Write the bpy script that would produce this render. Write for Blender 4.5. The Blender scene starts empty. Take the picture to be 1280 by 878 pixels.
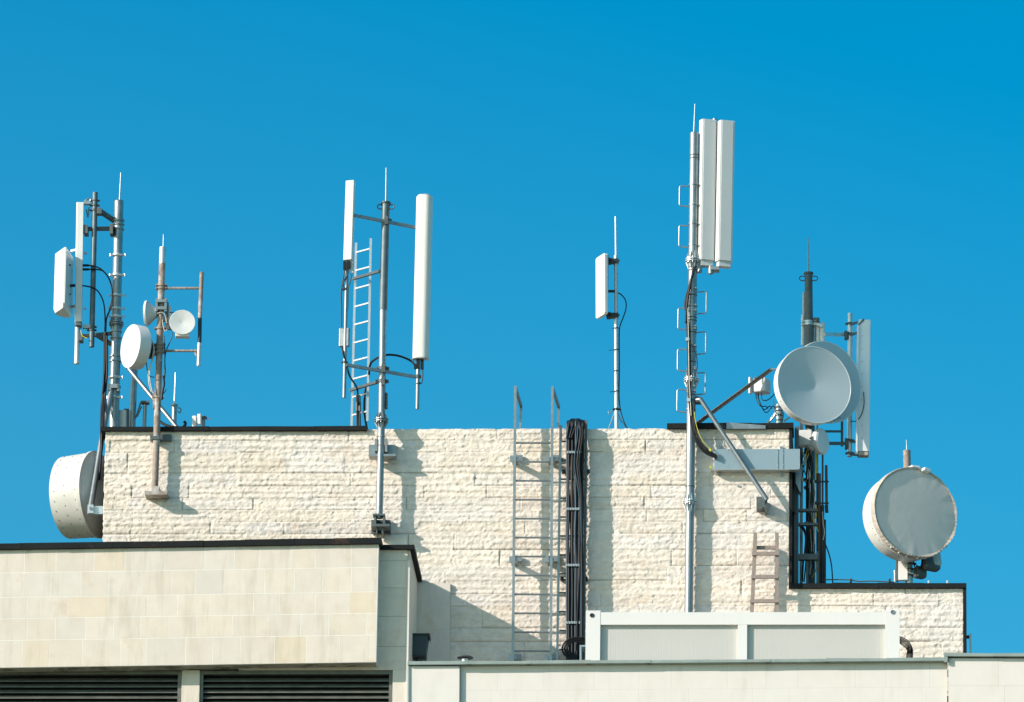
import bpy, math, random
import numpy as np
from mathutils import Vector, Matrix
random.seed(7)
rng = np.random.default_rng(11)
R = math.radians
scene = bpy.context.scene
COL = scene.collection

# ------------------------------------------------------------------ camera
W0, H0, F = 1280.0, 878.0, 10000.0
CAM = Vector((5.57, -106.4, 0.0))
TGT = Vector((0.0, 0.0, 31.95))
fw = (TGT - CAM).normalized()
rt = fw.cross(Vector((0, 0, 1))).normalized()
up = rt.cross(fw)
ROLL = 0.0125
rt2 = rt * math.cos(ROLL) + up * math.sin(ROLL)
up2 = up * math.cos(ROLL) - rt * math.sin(ROLL)
cd = bpy.data.cameras.new('camera')
cam = bpy.data.objects.new('camera', cd)
COL.objects.link(cam)
m = Matrix.Identity(4)
for i in range(3):
    m[i][0], m[i][1], m[i][2], m[i][3] = rt2[i], up2[i], -fw[i], CAM[i]
cam.matrix_world = m
cd.sensor_width = 36.0
cd.lens = 36.0 * F / W0
cd.clip_start = 1.0
cd.clip_end = 8000.0
scene.camera = cam
PX = 1.0 / 90.0            # one photograph pixel in metres at the wall


def P(x, y, Y=0.0):
    """point of the world at depth Y seen at photograph pixel (x, y)"""
    d = fw + rt2 * ((x - W0 / 2) / F) - up2 * ((y - H0 / 2) / F)
    return CAM + d * ((Y - CAM.y) / d.y)


def proj(v):
    d = v - CAM
    z = d.dot(fw)
    return (W0 / 2 + F * d.dot(rt2) / z, H0 / 2 - F * d.dot(up2) / z)


# ------------------------------------------------------------------ materials
def mat(name, col, rough=0.6, metal=0.0, var=0.12, scale=6.0, bump=0.0, bscale=60.0, spots=None, spot_scale=3.0,
        spot_lo=0.55, spot_hi=0.7, attr=None, stretch=(1, 1, 1), spec=0.5, streak=None):
    M = bpy.data.materials.new(name)
    M.use_nodes = True
    nt = M.node_tree
    N, L = nt.nodes, nt.links
    b = N['Principled BSDF']
    b.inputs['Roughness'].default_value = rough
    b.inputs['Metallic'].default_value = metal
    b.inputs['Specular IOR Level'].default_value = spec
    tc = N.new('ShaderNodeTexCoord')
    mp = N.new('ShaderNodeMapping')
    mp.inputs['Scale'].default_value = stretch
    L.new(tc.outputs['Object'], mp.inputs['Vector'])

    def noise(s, det=5, rgh=0.6):
        n = N.new('ShaderNodeTexNoise')
        n.inputs['Scale'].default_value = s
        n.inputs['Detail'].default_value = det
        n.inputs['Roughness'].default_value = rgh
        L.new(mp.outputs['Vector'], n.inputs['Vector'])
        return n
    n = noise(scale)
    mr = N.new('ShaderNodeMapRange')
    mr.inputs['From Min'].default_value = 0.25
    mr.inputs['From Max'].default_value = 0.75
    mr.inputs['To Min'].default_value = 1 - var
    mr.inputs['To Max'].default_value = 1 + var
    L.new(n.outputs['Fac'], mr.inputs['Value'])
    mul = N.new('ShaderNodeVectorMath')
    mul.operation = 'SCALE'
    mul.inputs[0].default_value = col[:3]
    L.new(mr.outputs['Result'], mul.inputs['Scale'])
    out = mul.outputs['Vector']
    if attr:
        a = N.new('ShaderNodeAttribute')
        a.attribute_name = attr
        vm = N.new('ShaderNodeVectorMath')
        vm.operation = 'MULTIPLY'
        L.new(out, vm.inputs[0])
        L.new(a.outputs['Color'], vm.inputs[1])
        out = vm.outputs['Vector']

    def overlay(out, colour, s, lo, hi, st=None):
        nn = N.new('ShaderNodeTexNoise')
        nn.inputs['Scale'].default_value = s
        nn.inputs['Detail'].default_value = 6
        nn.inputs['Roughness'].default_value = 0.65
        if st:
            mp2 = N.new('ShaderNodeMapping')
            mp2.inputs['Scale'].default_value = st
            L.new(tc.outputs['Object'], mp2.inputs['Vector'])
            L.new(mp2.outputs['Vector'], nn.inputs['Vector'])
        else:
            L.new(tc.outputs['Object'], nn.inputs['Vector'])
        r = N.new('ShaderNodeMapRange')
        r.inputs['From Min'].default_value = lo
        r.inputs['From Max'].default_value = hi
        L.new(nn.outputs['Fac'], r.inputs['Value'])
        sc = N.new('ShaderNodeMath')
        sc.operation = 'MULTIPLY'
        sc.inputs[1].default_value = colour[3]
        L.new(r.outputs['Result'], sc.inputs[0])
        mx = N.new('ShaderNodeMix')
        mx.data_type = 'RGBA'
        L.new(sc.outputs[0], mx.inputs['Factor'])
        L.new(out, mx.inputs['A'])
        mx.inputs['B'].default_value = (*colour[:3], 1)
        return mx.outputs['Result']
    if spots:
        out = overlay(out, spots, spot_scale, spot_lo, spot_hi)
    if streak:
        out = overlay(out, streak[0], streak[1], streak[2], streak[3], streak[4])
    L.new(out, b.inputs['Base Color'])
    if bump:
        bn = noise(bscale, 4)
        bp = N.new('ShaderNodeBump')
        bp.inputs['Strength'].default_value = bump
        bp.inputs['Distance'].default_value = 0.01
        L.new(bn.outputs['Fac'], bp.inputs['Height'])
        L.new(bp.outputs['Normal'], b.inputs['Normal'])
    return M


galv = mat('galvanised_steel', (.28, .305, .305), .44, .80, .18, 9, .15, 40, spots=(.42, .45, .44, .55), spot_scale=5, spot_lo=.55, spot_hi=.75)
galv_m = mat('dull_steel', (.12, .155, .165), .55, .5, .25, 7, .15, 40, spots=(.22, .26, .26, .5), spot_scale=3, spot_lo=.55, spot_hi=.7)
galv_l = mat('pale_steel', (.56, .58, .57), .44, .75, .10, 8, .08, 40)
galv_d = mat('weathered_steel', (.10, .12, .12), .6, .3, .25, 9, .2, 40)
rust = mat('rusty_steel', (.30, .235, .19), .75, .1, .3, 12, .4, 60, spots=(.52, .50, .46, .8), spot_scale=3.2, spot_lo=.50, spot_hi=.6,
           streak=((.16, .06, .03, .8), 5, .55, .68, (3, 3, 1)))
rust_d = mat('brown_rust_pipe', (.10, .05, .04), .7, .1, .3, 10, .3, 50)
aged = mat('aged_white_paint', (.58, .565, .51), .55, 0, .06, 4, .05, 30, streak=((.46, .43, .35, .4), 2.0, .52, .75, (2, 2, .6)))
white = mat('white_paint', (.70, .69, .65), .35, 0, .04, 4, .03, 30, streak=((.55, .53, .47, .35), 2.0, .55, .75, (4, 4, .6)))
cream = mat('cream_radome', (.70, .69, .63), .45, 0, .04, 4, .03, 30, streak=((.48, .46, .38, .35), 2.0, .55, .75, (4, 4, .5)))
dish_f = mat('blue_grey_dish_face', (.47, .53, .55), .45, 0, .03, 2)
bright = mat('bright_white_paint', (.84, .84, .83), .3, 0, .03, 4)
grey_p = mat('grey_radome', (.55, .565, .55), .5, 0, .04, 3)
fabric = mat('grey_fabric_radome', (.67, .60, .54), .85, 0, .05, 3, .15, 8, streak=((.42, .40, .34, .5), 1.2, .55, .75, (3, 3, 1)))
torn = mat('frayed_band', (.48, .42, .35), .9, 0, .2, 16, .5, 40, spots=(.22, .15, .10, .5), spot_scale=14, spot_lo=.52, spot_hi=.62)
dark = mat('dark_metal', (.022, .027, .027), .5, .2, .2, 8)
cop_d = mat('dark_coping', (.010, .012, .012), .75, 0, .3, 5, .15, 20, streak=((.11, .05, .03, .6), 2.4, .62, .72, (1.2, 1.2, 1)), spec=.2)
cop_g = mat('green_grey_coping', (.27, .32, .29), .55, .1, .18, 4, .1, 25, streak=((.40, .24, .13, .6), 1.5, .60, .72, (1, 1, 1)))
louv = mat('louvre_metal', (.13, .135, .11), .5, .2, .3, 5, .1, 30)
louv_b = mat('louvre_dark', (.012, .014, .014), .7, 0, .2, 5)
cab = mat('black_cable', (.008, .009, .010), .55, 0, .2, 10, spec=.3)
cab_w = mat('pale_cable', (.55, .52, .42), .55, 0, .2, 10)
cab_y = mat('yellow_green_cable', (.55, .48, .05), .5, 0, .2, 10)
cab_b = mat('blue_grey_cable', (.015, .04, .06), .5, 0, .2, 10, spec=.3)
tray = mat('painted_tray', (.25, .335, .37), .45, .2, .05, 2)
cont_w = mat('container_white', (.73, .70, .655), .4, 0, .025, 1.5, streak=((.55, .55, .50, .25), 2.0, .58, .75, (5, 5, .5)))
wood = mat('weathered_board', (.27, .215, .18), .8, 0, .25, 9, .3, 50, stretch=(6, 6, 1))
hopper = mat('hopper_paint', (.025, .045, .052), .45, .1, .2, 6)
rough_stone = mat('split_face_stone', (.72, .64, .545), .9, 0, .12, 9, .6, 50, attr='tone',
                  streak=((.60, .45, .32, .48), 1.7, .52, .74, (1, 1, 2.2)), spots=(.34, .30, .24, .55), spot_scale=26, spot_lo=.63, spot_hi=.72)
smooth_stone = mat('sawn_stone', (.685, .607, .505), .8, 0, .05, 5, .12, 60, attr='tone',
                   streak=((.46, .39, .28, .55), 2.6, .5, .75, (3, 3, .40)), spots=(.58, .42, .28, .5), spot_scale=2.6, spot_lo=.58, spot_hi=.70)
pale_stone = mat('pale_sawn_stone', (.715, .66, .59), .8, 0, .03, 5, .08, 60, attr='tone',
                 streak=((.58, .53, .43, .45), 2.0, .52, .75, (2.5, 2.5, .5)))
joint = mat('joint_mortar', (.84, .81, .74), .9, 0, .1, 12)
joint_d = mat('joint_mortar_dark', (.40, .37, .31), .9, 0, .1, 12)  # darker mortar tone for the more visible joints
soffit_m = mat('stained_soffit', (.38, .35, .28), .9, 0, .3, 5, .3, 30, spots=(.10, .09, .07, .8), spot_scale=4, spot_lo=.5, spot_hi=.62)
roof_m = mat('roof_membrane', (.30, .30, .28), .9, 0, .2, 3)
ground_m = mat('ground_cover', (.16, .17, .11), .95, 0, .4, .05)

# container panel: fine vertical ribs
cont_p = mat('container_ribbed_panel', (.52, .50, .45), .5, 0, .03, 2)


# ------------------------------------------------------------------ mesh builder
class MB:
    def __init__(s):
        s.v, s.f, s.sm, s.tone = [], [], [], []

    def add(s, vs, fs, smooth=False, tone=None):
        o = len(s.v)
        s.v += [Vector(v) for v in vs]
        for f in fs:
            s.f.append([o + i for i in f])
            s.sm.append(smooth)
        s.tone += [tone or (1, 1, 1)] * len(vs)
        return s

    def box8(s, c, tone=None):
        """c: 8 corners, first four one face in order, next four opposite"""
        s.add(c, [(0, 1, 2, 3), (7, 6, 5, 4), (0, 4, 5, 1), (1, 5, 6, 2), (2, 6, 7, 3), (3, 7, 4, 0)], tone=tone)
        return s

    def box(s, c, size, M=None, bev=0.0, tone=None):
        c = Vector(c)
        hx, hy, hz = size[0] / 2, size[1] / 2, size[2] / 2
        M = M or Matrix.Identity(3)
        if bev <= 0:
            pts = [(-hx, -hy, -hz), (hx, -hy, -hz), (hx, -hy, hz), (-hx, -hy, hz), (-hx, hy, -hz), (hx, hy, -hz), (hx, hy, hz), (-hx, hy, hz)]
            return s.box8([c + M @ Vector(p) for p in pts], tone)
        import bmesh
        bm = bmesh.new()
        bmesh.ops.create_cube(bm, size=1)
        for v in bm.verts:
            v.co = Vector((v.co.x * 2 * hx, v.co.y * 2 * hy, v.co.z * 2 * hz))
        bmesh.ops.bevel(bm, geom=bm.edges[:], offset=bev, segments=3, profile=.5, affect='EDGES')
        bm.verts.index_update()
        s.add([c + M @ v.co for v in bm.verts], [[v.index for v in f.verts] for f in bm.faces], tone=tone)
        bm.free()
        return s

    def tube(s, pts, r, seg=12, r2=None, caps=True, tone=None):
        pts = [Vector(p) for p in pts]
        n = len(pts)
        rs = r if isinstance(r, (list, tuple)) else [r + ((r2 if r2 is not None else r) - r) * i / max(1, n - 1) for i in range(n)]
        t = (pts[1] - pts[0]).normalized()
        a = Vector((0, 1, 0)) if abs(t.y) < .9 else Vector((1, 0, 0))
        nrm = (a - t * a.dot(t)).normalized()
        vs = []
        for i, p in enumerate(pts):
            if i == 0:
                tt = pts[1] - pts[0]
            elif i == n - 1:
                tt = pts[-1] - pts[-2]
            else:
                tt = (pts[i + 1] - pts[i]).normalized() + (pts[i] - pts[i - 1]).normalized()
            tt = tt.normalized()
            nrm = (nrm - tt * nrm.dot(tt)).normalized()
            bn = tt.cross(nrm)
            for k in range(seg):
                an = 2 * math.pi * k / seg
                vs.append(p + (nrm * math.cos(an) + bn * math.sin(an)) * rs[i])
        fs = []
        for i in range(n - 1):
            for k in range(seg):
                fs.append((i * seg + k, i * seg + (k + 1) % seg, (i + 1) * seg + (k + 1) % seg, (i + 1) * seg + k))
        s.add(vs, fs, True, tone)
        if caps:
            s.add(vs[:seg], [list(range(seg))[::-1]], False, tone)
            s.add(vs[-seg:], [list(range(seg))], False, tone)
        return s

    def beam(s, a, b, w, h, hint=(0, 0, 1), tone=None):
        a, b = Vector(a), Vector(b)
        t = (b - a).normalized()
        hh = Vector(hint)
        u = (hh - t * hh.dot(t)).normalized()
        q = t.cross(u)
        c = [a - q * w / 2 - u * h / 2, a + q * w / 2 - u * h / 2, a + q * w / 2 + u * h / 2, a - q * w / 2 + u * h / 2]
        d = [p + (b - a) for p in c]
        return s.box8(c + d, tone)

    def angle_iron(s, a, b, w, th=.008, hint=(0, 0, 1)):
        a, b = Vector(a), Vector(b)
        t = (b - a).normalized()
        hh = Vector(hint)
        u = (hh - t * hh.dot(t)).normalized()
        q = t.cross(u)
        s.beam(a, b, th, w, hint)
        s.beam(a + q * w / 2 + u * w / 2, b + q * w / 2 + u * w / 2, w, th, hint)
        return s

    def lathe(s, o, ax, prof, seg=48, smooth=True, tone=None, ref=None):
        o = Vector(o)
        ax = Vector(ax).normalized()
        a = Vector(ref) if ref else (Vector((0, 0, 1)) if abs(ax.z) < .9 else Vector((1, 0, 0)))
        n = (a - ax * a.dot(ax)).normalized()
        b = ax.cross(n)
        # sharp corners: one smooth strip per profile segment
        for (t0, r0), (t1, r1) in zip(prof[:-1], prof[1:]):
            vs = []
            for (t_, r_) in ((t0, r0), (t1, r1)):
                for k in range(seg):
                    an = 2 * math.pi * k / seg
                    vs.append(o + ax * t_ + (n * math.cos(an) + b * math.sin(an)) * r_)
            fs = []
            for k in range(seg):
                k2 = (k + 1) % seg
                if r0 < 1e-6:
                    fs.append((k, seg + k2, seg + k))
                elif r1 < 1e-6:
                    fs.append((k, k2, seg + k))
                else:
                    fs.append((k, k2, seg + k2, seg + k))
            s.add(vs, fs, smooth, tone)
        return s

    def extrude(s, pts, vec, tone=None, smooth=False):
        n = len(pts)
        pts = [Vector(p) for p in pts]
        vs = pts + [p + Vector(vec) for p in pts]
        s.add(vs, [list(range(n)), list(range(2 * n - 1, n - 1, -1))], False, tone)
        s.add(vs, [(i, i + n, (i + 1) % n + n, (i + 1) % n) for i in range(n)], smooth, tone)
        return s

    def build(s, name, material, parent=None, origin=None, label=None, tones=False):
        root = parent
        while root is not None and root.parent:
            root = root.parent
        if origin is None:
            origin = root.location.copy() if root else Vector((0, 0, 0))
        me = bpy.data.meshes.new(name)
        me.from_pydata([tuple(v - origin) for v in s.v], [], s.f)
        me.polygons.foreach_set('use_smooth', s.sm)
        import bmesh
        bm = bmesh.new()
        bm.from_mesh(me)
        if any(s.sm) and len(s.v) < 20000 and not tones:
            bmesh.ops.remove_doubles(bm, verts=bm.verts[:], dist=1e-5)
        bmesh.ops.recalc_face_normals(bm, faces=bm.faces[:])
        # crisp edges where flat meets smooth
        for e in bm.edges:
            if len(e.link_faces) == 2 and e.calc_face_angle(0) > R(38):
                e.smooth = False
        bm.to_mesh(me)
        bm.free()
        if tones:
            ca = me.color_attributes.new('tone', 'FLOAT_COLOR', 'POINT')
            arr = np.ones((len(s.v), 4), np.float32)
            arr[:, :3] = np.array(s.tone, np.float32)
            ca.data.foreach_set('color', arr.ravel())
        me.materials.append(material)
        o = bpy.data.objects.new(name, me)
        COL.objects.link(o)
        if any(s.sm) and not tones:
            wn = o.modifiers.new('weighted_normals', 'WEIGHTED_NORMAL')
            wn.keep_sharp = True
            wn.weight = 80
        if parent:
            o.parent = parent
        else:
            o.location = origin
        if label:
            o['label'] = label
        return o


def thing(name, label, cat, origin, group=None):
    o = bpy.data.objects.new(name, None)
    COL.objects.link(o)
    o.location = Vector(origin)
    o.empty_display_size = .1
    tag(o, label, cat, group)
    return o


def tag(o, label, cat, group=None):
    o['label'] = label
    o['category'] = cat
    if group:
        o['group'] = group
    return o


def structure(o):
    o['kind'] = 'structure'
    return o


def smooth(pts, n=6):
    """Catmull-Rom through the points"""
    pts = [Vector(p) for p in pts]
    q = [pts[0] * 2 - pts[1]] + pts + [pts[-1] * 2 - pts[-2]]
    out = []
    for i in range(1, len(q) - 2):
        for k in range(n):
            t = k / n
            a, b, c, d = q[i - 1], q[i], q[i + 1], q[i + 2]
            out.append(.5 * ((2 * b) + (c - a) * t + (2 * a - 5 * b + 4 * c - d) * t * t + (3 * b - 3 * c + d - a) * t ** 3))
    out.append(pts[-1])
    return out


def dirv(yaw, pitch=0):
    """horizontal heading: 0 faces the camera side (-Y), + turns to the right (+X)"""
    y, p = R(yaw), R(pitch)
    return Vector((math.sin(y) * math.cos(p), -math.cos(y) * math.cos(p), math.sin(p)))


def rotz(yaw):
    """matrix whose -Y column looks along dirv(yaw)"""
    return Matrix.Rotation(R(yaw), 3, 'Z')


def collar(mb, c, ax, r, h=.05, bolts=True, yaw=0):
    mb.lathe(Vector(c) - Vector(ax).normalized() * h / 2, ax, [(0, r * .9), (0, r * 1.18), (h, r * 1.18), (h, r * .9)], 16)
    if bolts:
        for sx in (-1, 1):
            q = rotz(yaw) @ Vector((sx * r * 1.35, 0, 0))
            mb.box(Vector(c) + q, (r * .7, r * .9, h * .8), rotz(yaw))
            mb.tube([Vector(c) + q + rotz(yaw) @ Vector((0, -r * 1.2, 0)), Vector(c) + q + rotz(yaw) @ Vector((0, r * 1.2, 0))], .006, 6)


def flange(mb, c, ax, rp, R1, h=.10, n=8):
    """two bolted plates with gusset ribs"""
    c = Vector(c)
    ax = Vector(ax).normalized()
    mb.lathe(c - ax * .020, ax, [(0, rp * .9), (0, R1), (.012, R1), (.012, rp * .9)], 24)
    mb.lathe(c + ax * .008, ax, [(0, rp * .9), (0, R1), (.012, R1), (.012, rp * .9)], 24)
    a = Vector((1, 0, 0))
    n0 = (a - ax * a.dot(ax)).normalized()
    b0 = ax.cross(n0)
    for k in range(n):
        an = 2 * math.pi * (k + .5) / n
        d = n0 * math.cos(an) + b0 * math.sin(an)
        q = ax.cross(d) * .004
        for sg in (-1, 1):
            base = c + ax * sg * .020
            pts = [base + d * rp * .95 - q, base + d * R1 * .98 - q, base + d * (R1 * .93) + ax * sg * .012 - q, base + d * rp * .95 + ax * sg * h - q]
            mb.extrude(pts, q * 2)
        an = 2 * math.pi * k / n
        d = n0 * math.cos(an) + b0 * math.sin(an)
        mb.tube([c + d * (R1 * .8) - ax * .04, c + d * (R1 * .8) + ax * .04], .009, 6)


def panel_prism(mb, bot, top, w, d, yaw, round_front=.03, chamfer=0.0, seg=4):
    """long antenna box: bottom and top are centres of its ends"""
    M = rotz(yaw)
    prof = []
    rr = min(round_front, d * .95, w * .49)
    # back edge (y=+d/2) square, front (y=-d/2) rounded
    prof.append(Vector((w / 2, d / 2, 0)))
    for k in range(seg + 1):
        a = math.pi / 2 * k / seg
        prof.append(Vector((w / 2 - rr + rr * math.cos(a), -d / 2 + rr - rr * math.sin(a), 0)))
    for k in range(seg + 1):
        a = math.pi / 2 * k / seg
        prof.append(Vector((-w / 2 + rr - rr * math.sin(a), -d / 2 + rr - rr * math.cos(a), 0)))
    prof.append(Vector((-w / 2, d / 2, 0)))
    bot, top = Vector(bot), Vector(top)
    ax = (top - bot).normalized()
    n = len(prof)
    rings = []
    ch = max(chamfer, .004)
    for (t, sc) in ((0, 1 - 2 * ch / max(w, d)), (ch, 1), ((top - bot).length - ch, 1), ((top - bot).length, 1 - 2 * ch / max(w, d))):
        cc = Vector((0, d / 2, 0)) if chamfer > .02 else Vector((0, 0, 0))
        rings.append([bot + ax * t + M @ ((p - cc) * sc + cc) for p in prof])
    vs = [v for r_ in rings for v in r_]
    mb.add(vs, [list(range(n))[::-1], list(range(3 * n, 4 * n))], False)
    fs = []
    for i in range(3):
        for k in range(n):
            fs.append((i * n + k, i * n + (k + 1) % n, (i + 1) * n + (k + 1) % n, (i + 1) * n + k))
    mb.add(vs, fs, True)


# ------------------------------------------------------------------ ground (far below the picture)
g = MB()
g.add([(-4000, -4000, -1.6), (4000, -4000, -1.6), (4000, 4000, -1.6), (-4000, 4000, -1.6)], [(0, 1, 2, 3)])
structure(g.build('ground', ground_m))

# ------------------------------------------------------------------ key planes
YW2 = -1.72      # lower wing, recessed face
YW1 = YW2 - .24  # lower wing, projecting face
YPA = -3.40      # parapet face
XL = P(129, 610).x
ZT = P(640, 536).z
XR1 = P(987, 630).x
ZS = P(1090, 734).z
XR2 = P(1204.5, 780).x
ZPAR = P(840, 832, YPA).z
ZFLOOR = ZPAR - .35
ZB = ZFLOOR - .2
GROUND = -1.6

# ------------------------------------------------------------------ tower: rough split-face stone
tower = thing('stone_rooftop_block', 'rough split-face cream stone block with two roof heights under the antenna masts', 'building', (0, 2, ZB))


def vnoise(X, Z, sx, sz, seed):
    r = np.random.default_rng(seed)
    n = 512
    g_ = r.random((n, n))
    u, v = X / sx + 100, Z / sz + 100
    i, j = np.floor(u).astype(int), np.floor(v).astype(int)
    a, b = u - i, v - j
    a, b = a * a * (3 - 2 * a), b * b * (3 - 2 * b)
    i0, i1, j0, j1 = i % n, (i + 1) % n, j % n, (j + 1) % n
    return (g_[i0, j0] * (1 - a) + g_[i1, j0] * a) * (1 - b) + (g_[i0, j1] * (1 - a) + g_[i1, j1] * a) * b


def facets(X, Z, sx, sz, seed):
    """split-face chips: a tilted plane in every jittered cell"""
    r = np.random.default_rng(seed)
    n = 256
    jx, jz, hx, hz, h0 = r.random((n, n)), r.random((n, n)), r.normal(0, 1, (n, n)), r.normal(0, 1, (n, n)), r.random((n, n))
    u, v = X / sx + 50, Z / sz + 50
    ci, cj = np.floor(u).astype(int), np.floor(v).astype(int)
    best = np.full(X.shape, 1e9)
    val = np.zeros(X.shape)
    for di in (-1, 0, 1):
        for dj in (-1, 0, 1):
            i, j = ci + di, cj + dj
            a, b = i % n, j % n
            px_, pz_ = i + jx[a, b], j + jz[a, b]
            d = (u - px_) ** 2 + (v - pz_) ** 2
            hv = h0[a, b] + .55 * hx[a, b] * (u - px_) + .55 * hz[a, b] * (v - pz_)
            mk = d < best
            val[mk] = hv[mk]
            best[mk] = d[mk]
    return val


def rough_wall():
    ST = .0115
    xs = np.arange(XL, XR2 + ST, ST)
    zs = np.arange(ZB, ZT + ST * .5, ST)
    xs[-1] = XR2
    zs[-1] = ZT
    nx, nz = len(xs), len(zs)
    X, Z = np.meshgrid(xs, zs, indexing='ij')
    # slabs of two or three ledge rows each, with cracks between
    r = np.random.default_rng(5)
    H = np.zeros_like(X)
    tone = np.ones(X.shape + (3,))
    z = ZB
    rows = []
    while z < ZT:
        h = r.choice([.175, .20, .23, .26, .30])
        rows.append((z, z + h))
        z += h
    jn = np.zeros_like(X)
    for (z0, z1) in rows:
        x = XL - r.random() * 1.5
        while x < XR2:
            L = r.uniform(.45, 1.9)
            x1 = x + L
            i0, i1 = np.searchsorted(xs, [x, x1])
            j0, j1 = np.searchsorted(zs, [z0, z1])
            if i1 > i0 and j1 > j0:
                off = r.uniform(-.010, .010)
                tl = r.uniform(-.012, .012)
                # a slab may be split again into ledges
                sub = r.integers(1, 4)
                hh = (z1 - z0) / sub
                vv = ((Z[i0:i1, j0:j1] - z0) / hh)
                fr = vv - np.floor(vv)
                k = np.floor(vv).astype(int)
                ko = r.uniform(-.008, .008, 8)[k]
                H[i0:i1, j0:j1] += off + ko + tl * (Z[i0:i1, j0:j1] - z0) / (z1 - z0) + .012 * np.sin(np.pi * np.clip(fr, 0, 1)) ** .5
                lite = 1 + r.uniform(-.05, .05)
                wm = r.uniform(-.03, .035)
                tone[i0:i1, j0:j1] *= np.array([lite + wm * .5, lite, lite - wm * 1.3])
                # cracks along the edges
                if i0 > 0 and r.random() < .5:
                    jn[i0, j0:j1] = r.uniform(.2, .75)
                if r.random() < .62:
                    a, b = i0, i1
                    if r.random() < .4:
                        b = i0 + int((i1 - i0) * r.uniform(.4, 1))
                    jn[a:b, j0] = r.uniform(.25, .9)
            x = x1
    wx = X + .05 * (vnoise(X, Z, .3, .3, 31) - .5)
    wz = Z + .04 * (vnoise(X, Z, .3, .2, 32) - .5)
    f1 = facets(wx, wz, .062, .040, 1)
    f2 = facets(wx + .3, wz, .034, .022, 2)
    n1 = vnoise(X, Z, .5, .10, 3) - .5
    n2 = vnoise(X, Z, .08, .05, 4) - .5
    # calmer finish near the foot of the wall, as on the photographed lowest stones
    H += .016 * np.clip(f1, -1.2, 2) + .009 * np.clip(f2, -1.2, 2) + .008 * n1 + .012 * n2
    # ledge undercuts, broken into short scallops
    rowh = .092
    vv = (Z - ZB) / rowh + .35 * (vnoise(X, Z, .22, .5, 7) - .5)
    fr = vv - np.floor(vv)
    amp = .5 + 1.2 * vnoise(X, Z, .085, .092, 8) ** 1.3
    H += .020 * amp * (1 - np.abs(fr * 2 - 1.15)).clip(-.6, 1)
    H -= .055 * jn * (.6 + .8 * vnoise(X, Z, .2, .2, 77))
    H -= H.mean()
    H = np.clip(H * .38, -.026, .032)
    Yv = -.028 - H
    # border returns
    bx = np.zeros(X.shape, bool)
    bx[0, :] = True
    bx[-1, :] = True
    bx[:, -1] = True
    iR = int(np.searchsorted(xs, XR1))
    jS = int(np.searchsorted(zs, ZS))
    bx[iR, jS:] = True
    bx[iR:, jS] = True
    X2, Z2 = X.copy(), Z.copy()
    ed = vnoise(X, Z, .09, .05, 9) * .022
    X2[0, :] += ed[0, :]
    X2[1, :] = np.maximum(X2[1, :], X2[0, :] + .002)
    Z2[:, -1] -= ed[:, -1] * .9
    Z2[:, -2] = np.minimum(Z2[:, -2], Z2[:, -1] - .002)
    Yv[bx] = .04
    co = np.stack([X2, Yv, Z2], -1).reshape(-1, 3)
    idx = np.arange(nx * nz).reshape(nx, nz)
    q = np.stack([idx[:-1, :-1], idx[1:, :-1], idx[1:, 1:], idx[:-1, 1:]], -1)
    keep = np.ones((nx - 1, nz - 1), bool)
    keep[iR:, jS:] = False
    q = q[keep].reshape(-1, 4)
    me = bpy.data.meshes.new('rough_stone_wall')
    org = np.array(tower.location)
    me.vertices.add(len(co))
    me.vertices.foreach_set('co', (co - org).astype(np.float32).ravel())
    me.loops.add(q.size)
    me.loops.foreach_set('vertex_index', q.ravel().astype(np.int32))
    me.polygons.add(len(q))
    me.polygons.foreach_set('loop_start', np.arange(0, q.size, 4, dtype=np.int32))
    me.polygons.foreach_set('loop_total', np.full(len(q), 4, np.int32))
    ca = me.color_attributes.new('tone', 'FLOAT_COLOR', 'POINT')
    t4 = np.ones((nx * nz, 4), np.float32)
    tone = tone * (1 - .55 * jn[..., None])
    t4[:, :3] = tone.reshape(-1, 3)
    ca.data.foreach_set('color', t4.ravel())
    me.update()
    me.validate()
    me.materials.append(rough_stone)
    o = bpy.data.objects.new('rough_stone_wall', me)
    COL.objects.link(o)
    o.parent = tower


rough_wall()
b = MB()
def prism_box(mb, x0, x1, y0, y1, z0, z1, tone=None):
    return mb.box(((x0 + x1) / 2, (y0 + y1) / 2, (z0 + z1) / 2), (x1 - x0, y1 - y0, z1 - z0), tone=tone)
prism_box(b, XL + .03, XR1 - .02, .03, 5.0, GROUND, ZT - .04)
prism_box(b, XR1 - .02, XR2 - .02, .03, 5.0, GROUND, ZS - .04)
b.build('block_core', smooth_stone, tower)
b = MB()
prism_box(b, XL + .05, XR1 - .03, .05, 4.98, ZT - .04, ZT - .02)
prism_box(b, XR1, XR2 - .03, .05, 4.98, ZS - .04, ZS - .02)
b.build('roof_covering', roof_m, tower)
# copings: lengths of folded sheet, every length a little off the last
def coping(name, a, b_, n, h, dep, material, parent, yf, label=None, jig=.012, skew=0):
    a, b_ = Vector(a), Vector(b_)
    mb = MB()
    for i in range(n):
        p = a.lerp(b_, i / n)
        q = a.lerp(b_, (i + 1) / n + (.008 if i < n - 1 else 0))
        d1, d2 = random.uniform(0, jig), random.uniform(0, jig)
        e = (i % 2) * .004 + random.uniform(0, .003)
        c = [(p.x, yf - e, p.z - h), (q.x, yf - e, q.z - h), (q.x, yf - e, q.z + d2), (p.x, yf - e, p.z + d1),
             (p.x, yf + dep, p.z - h), (q.x, yf + dep, q.z - h), (q.x, yf + dep, q.z + d2 + skew), (p.x, yf + dep, p.z + d1 + skew)]
        mb.box8(c)
    return mb.build(name, material, parent, label=label)


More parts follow.
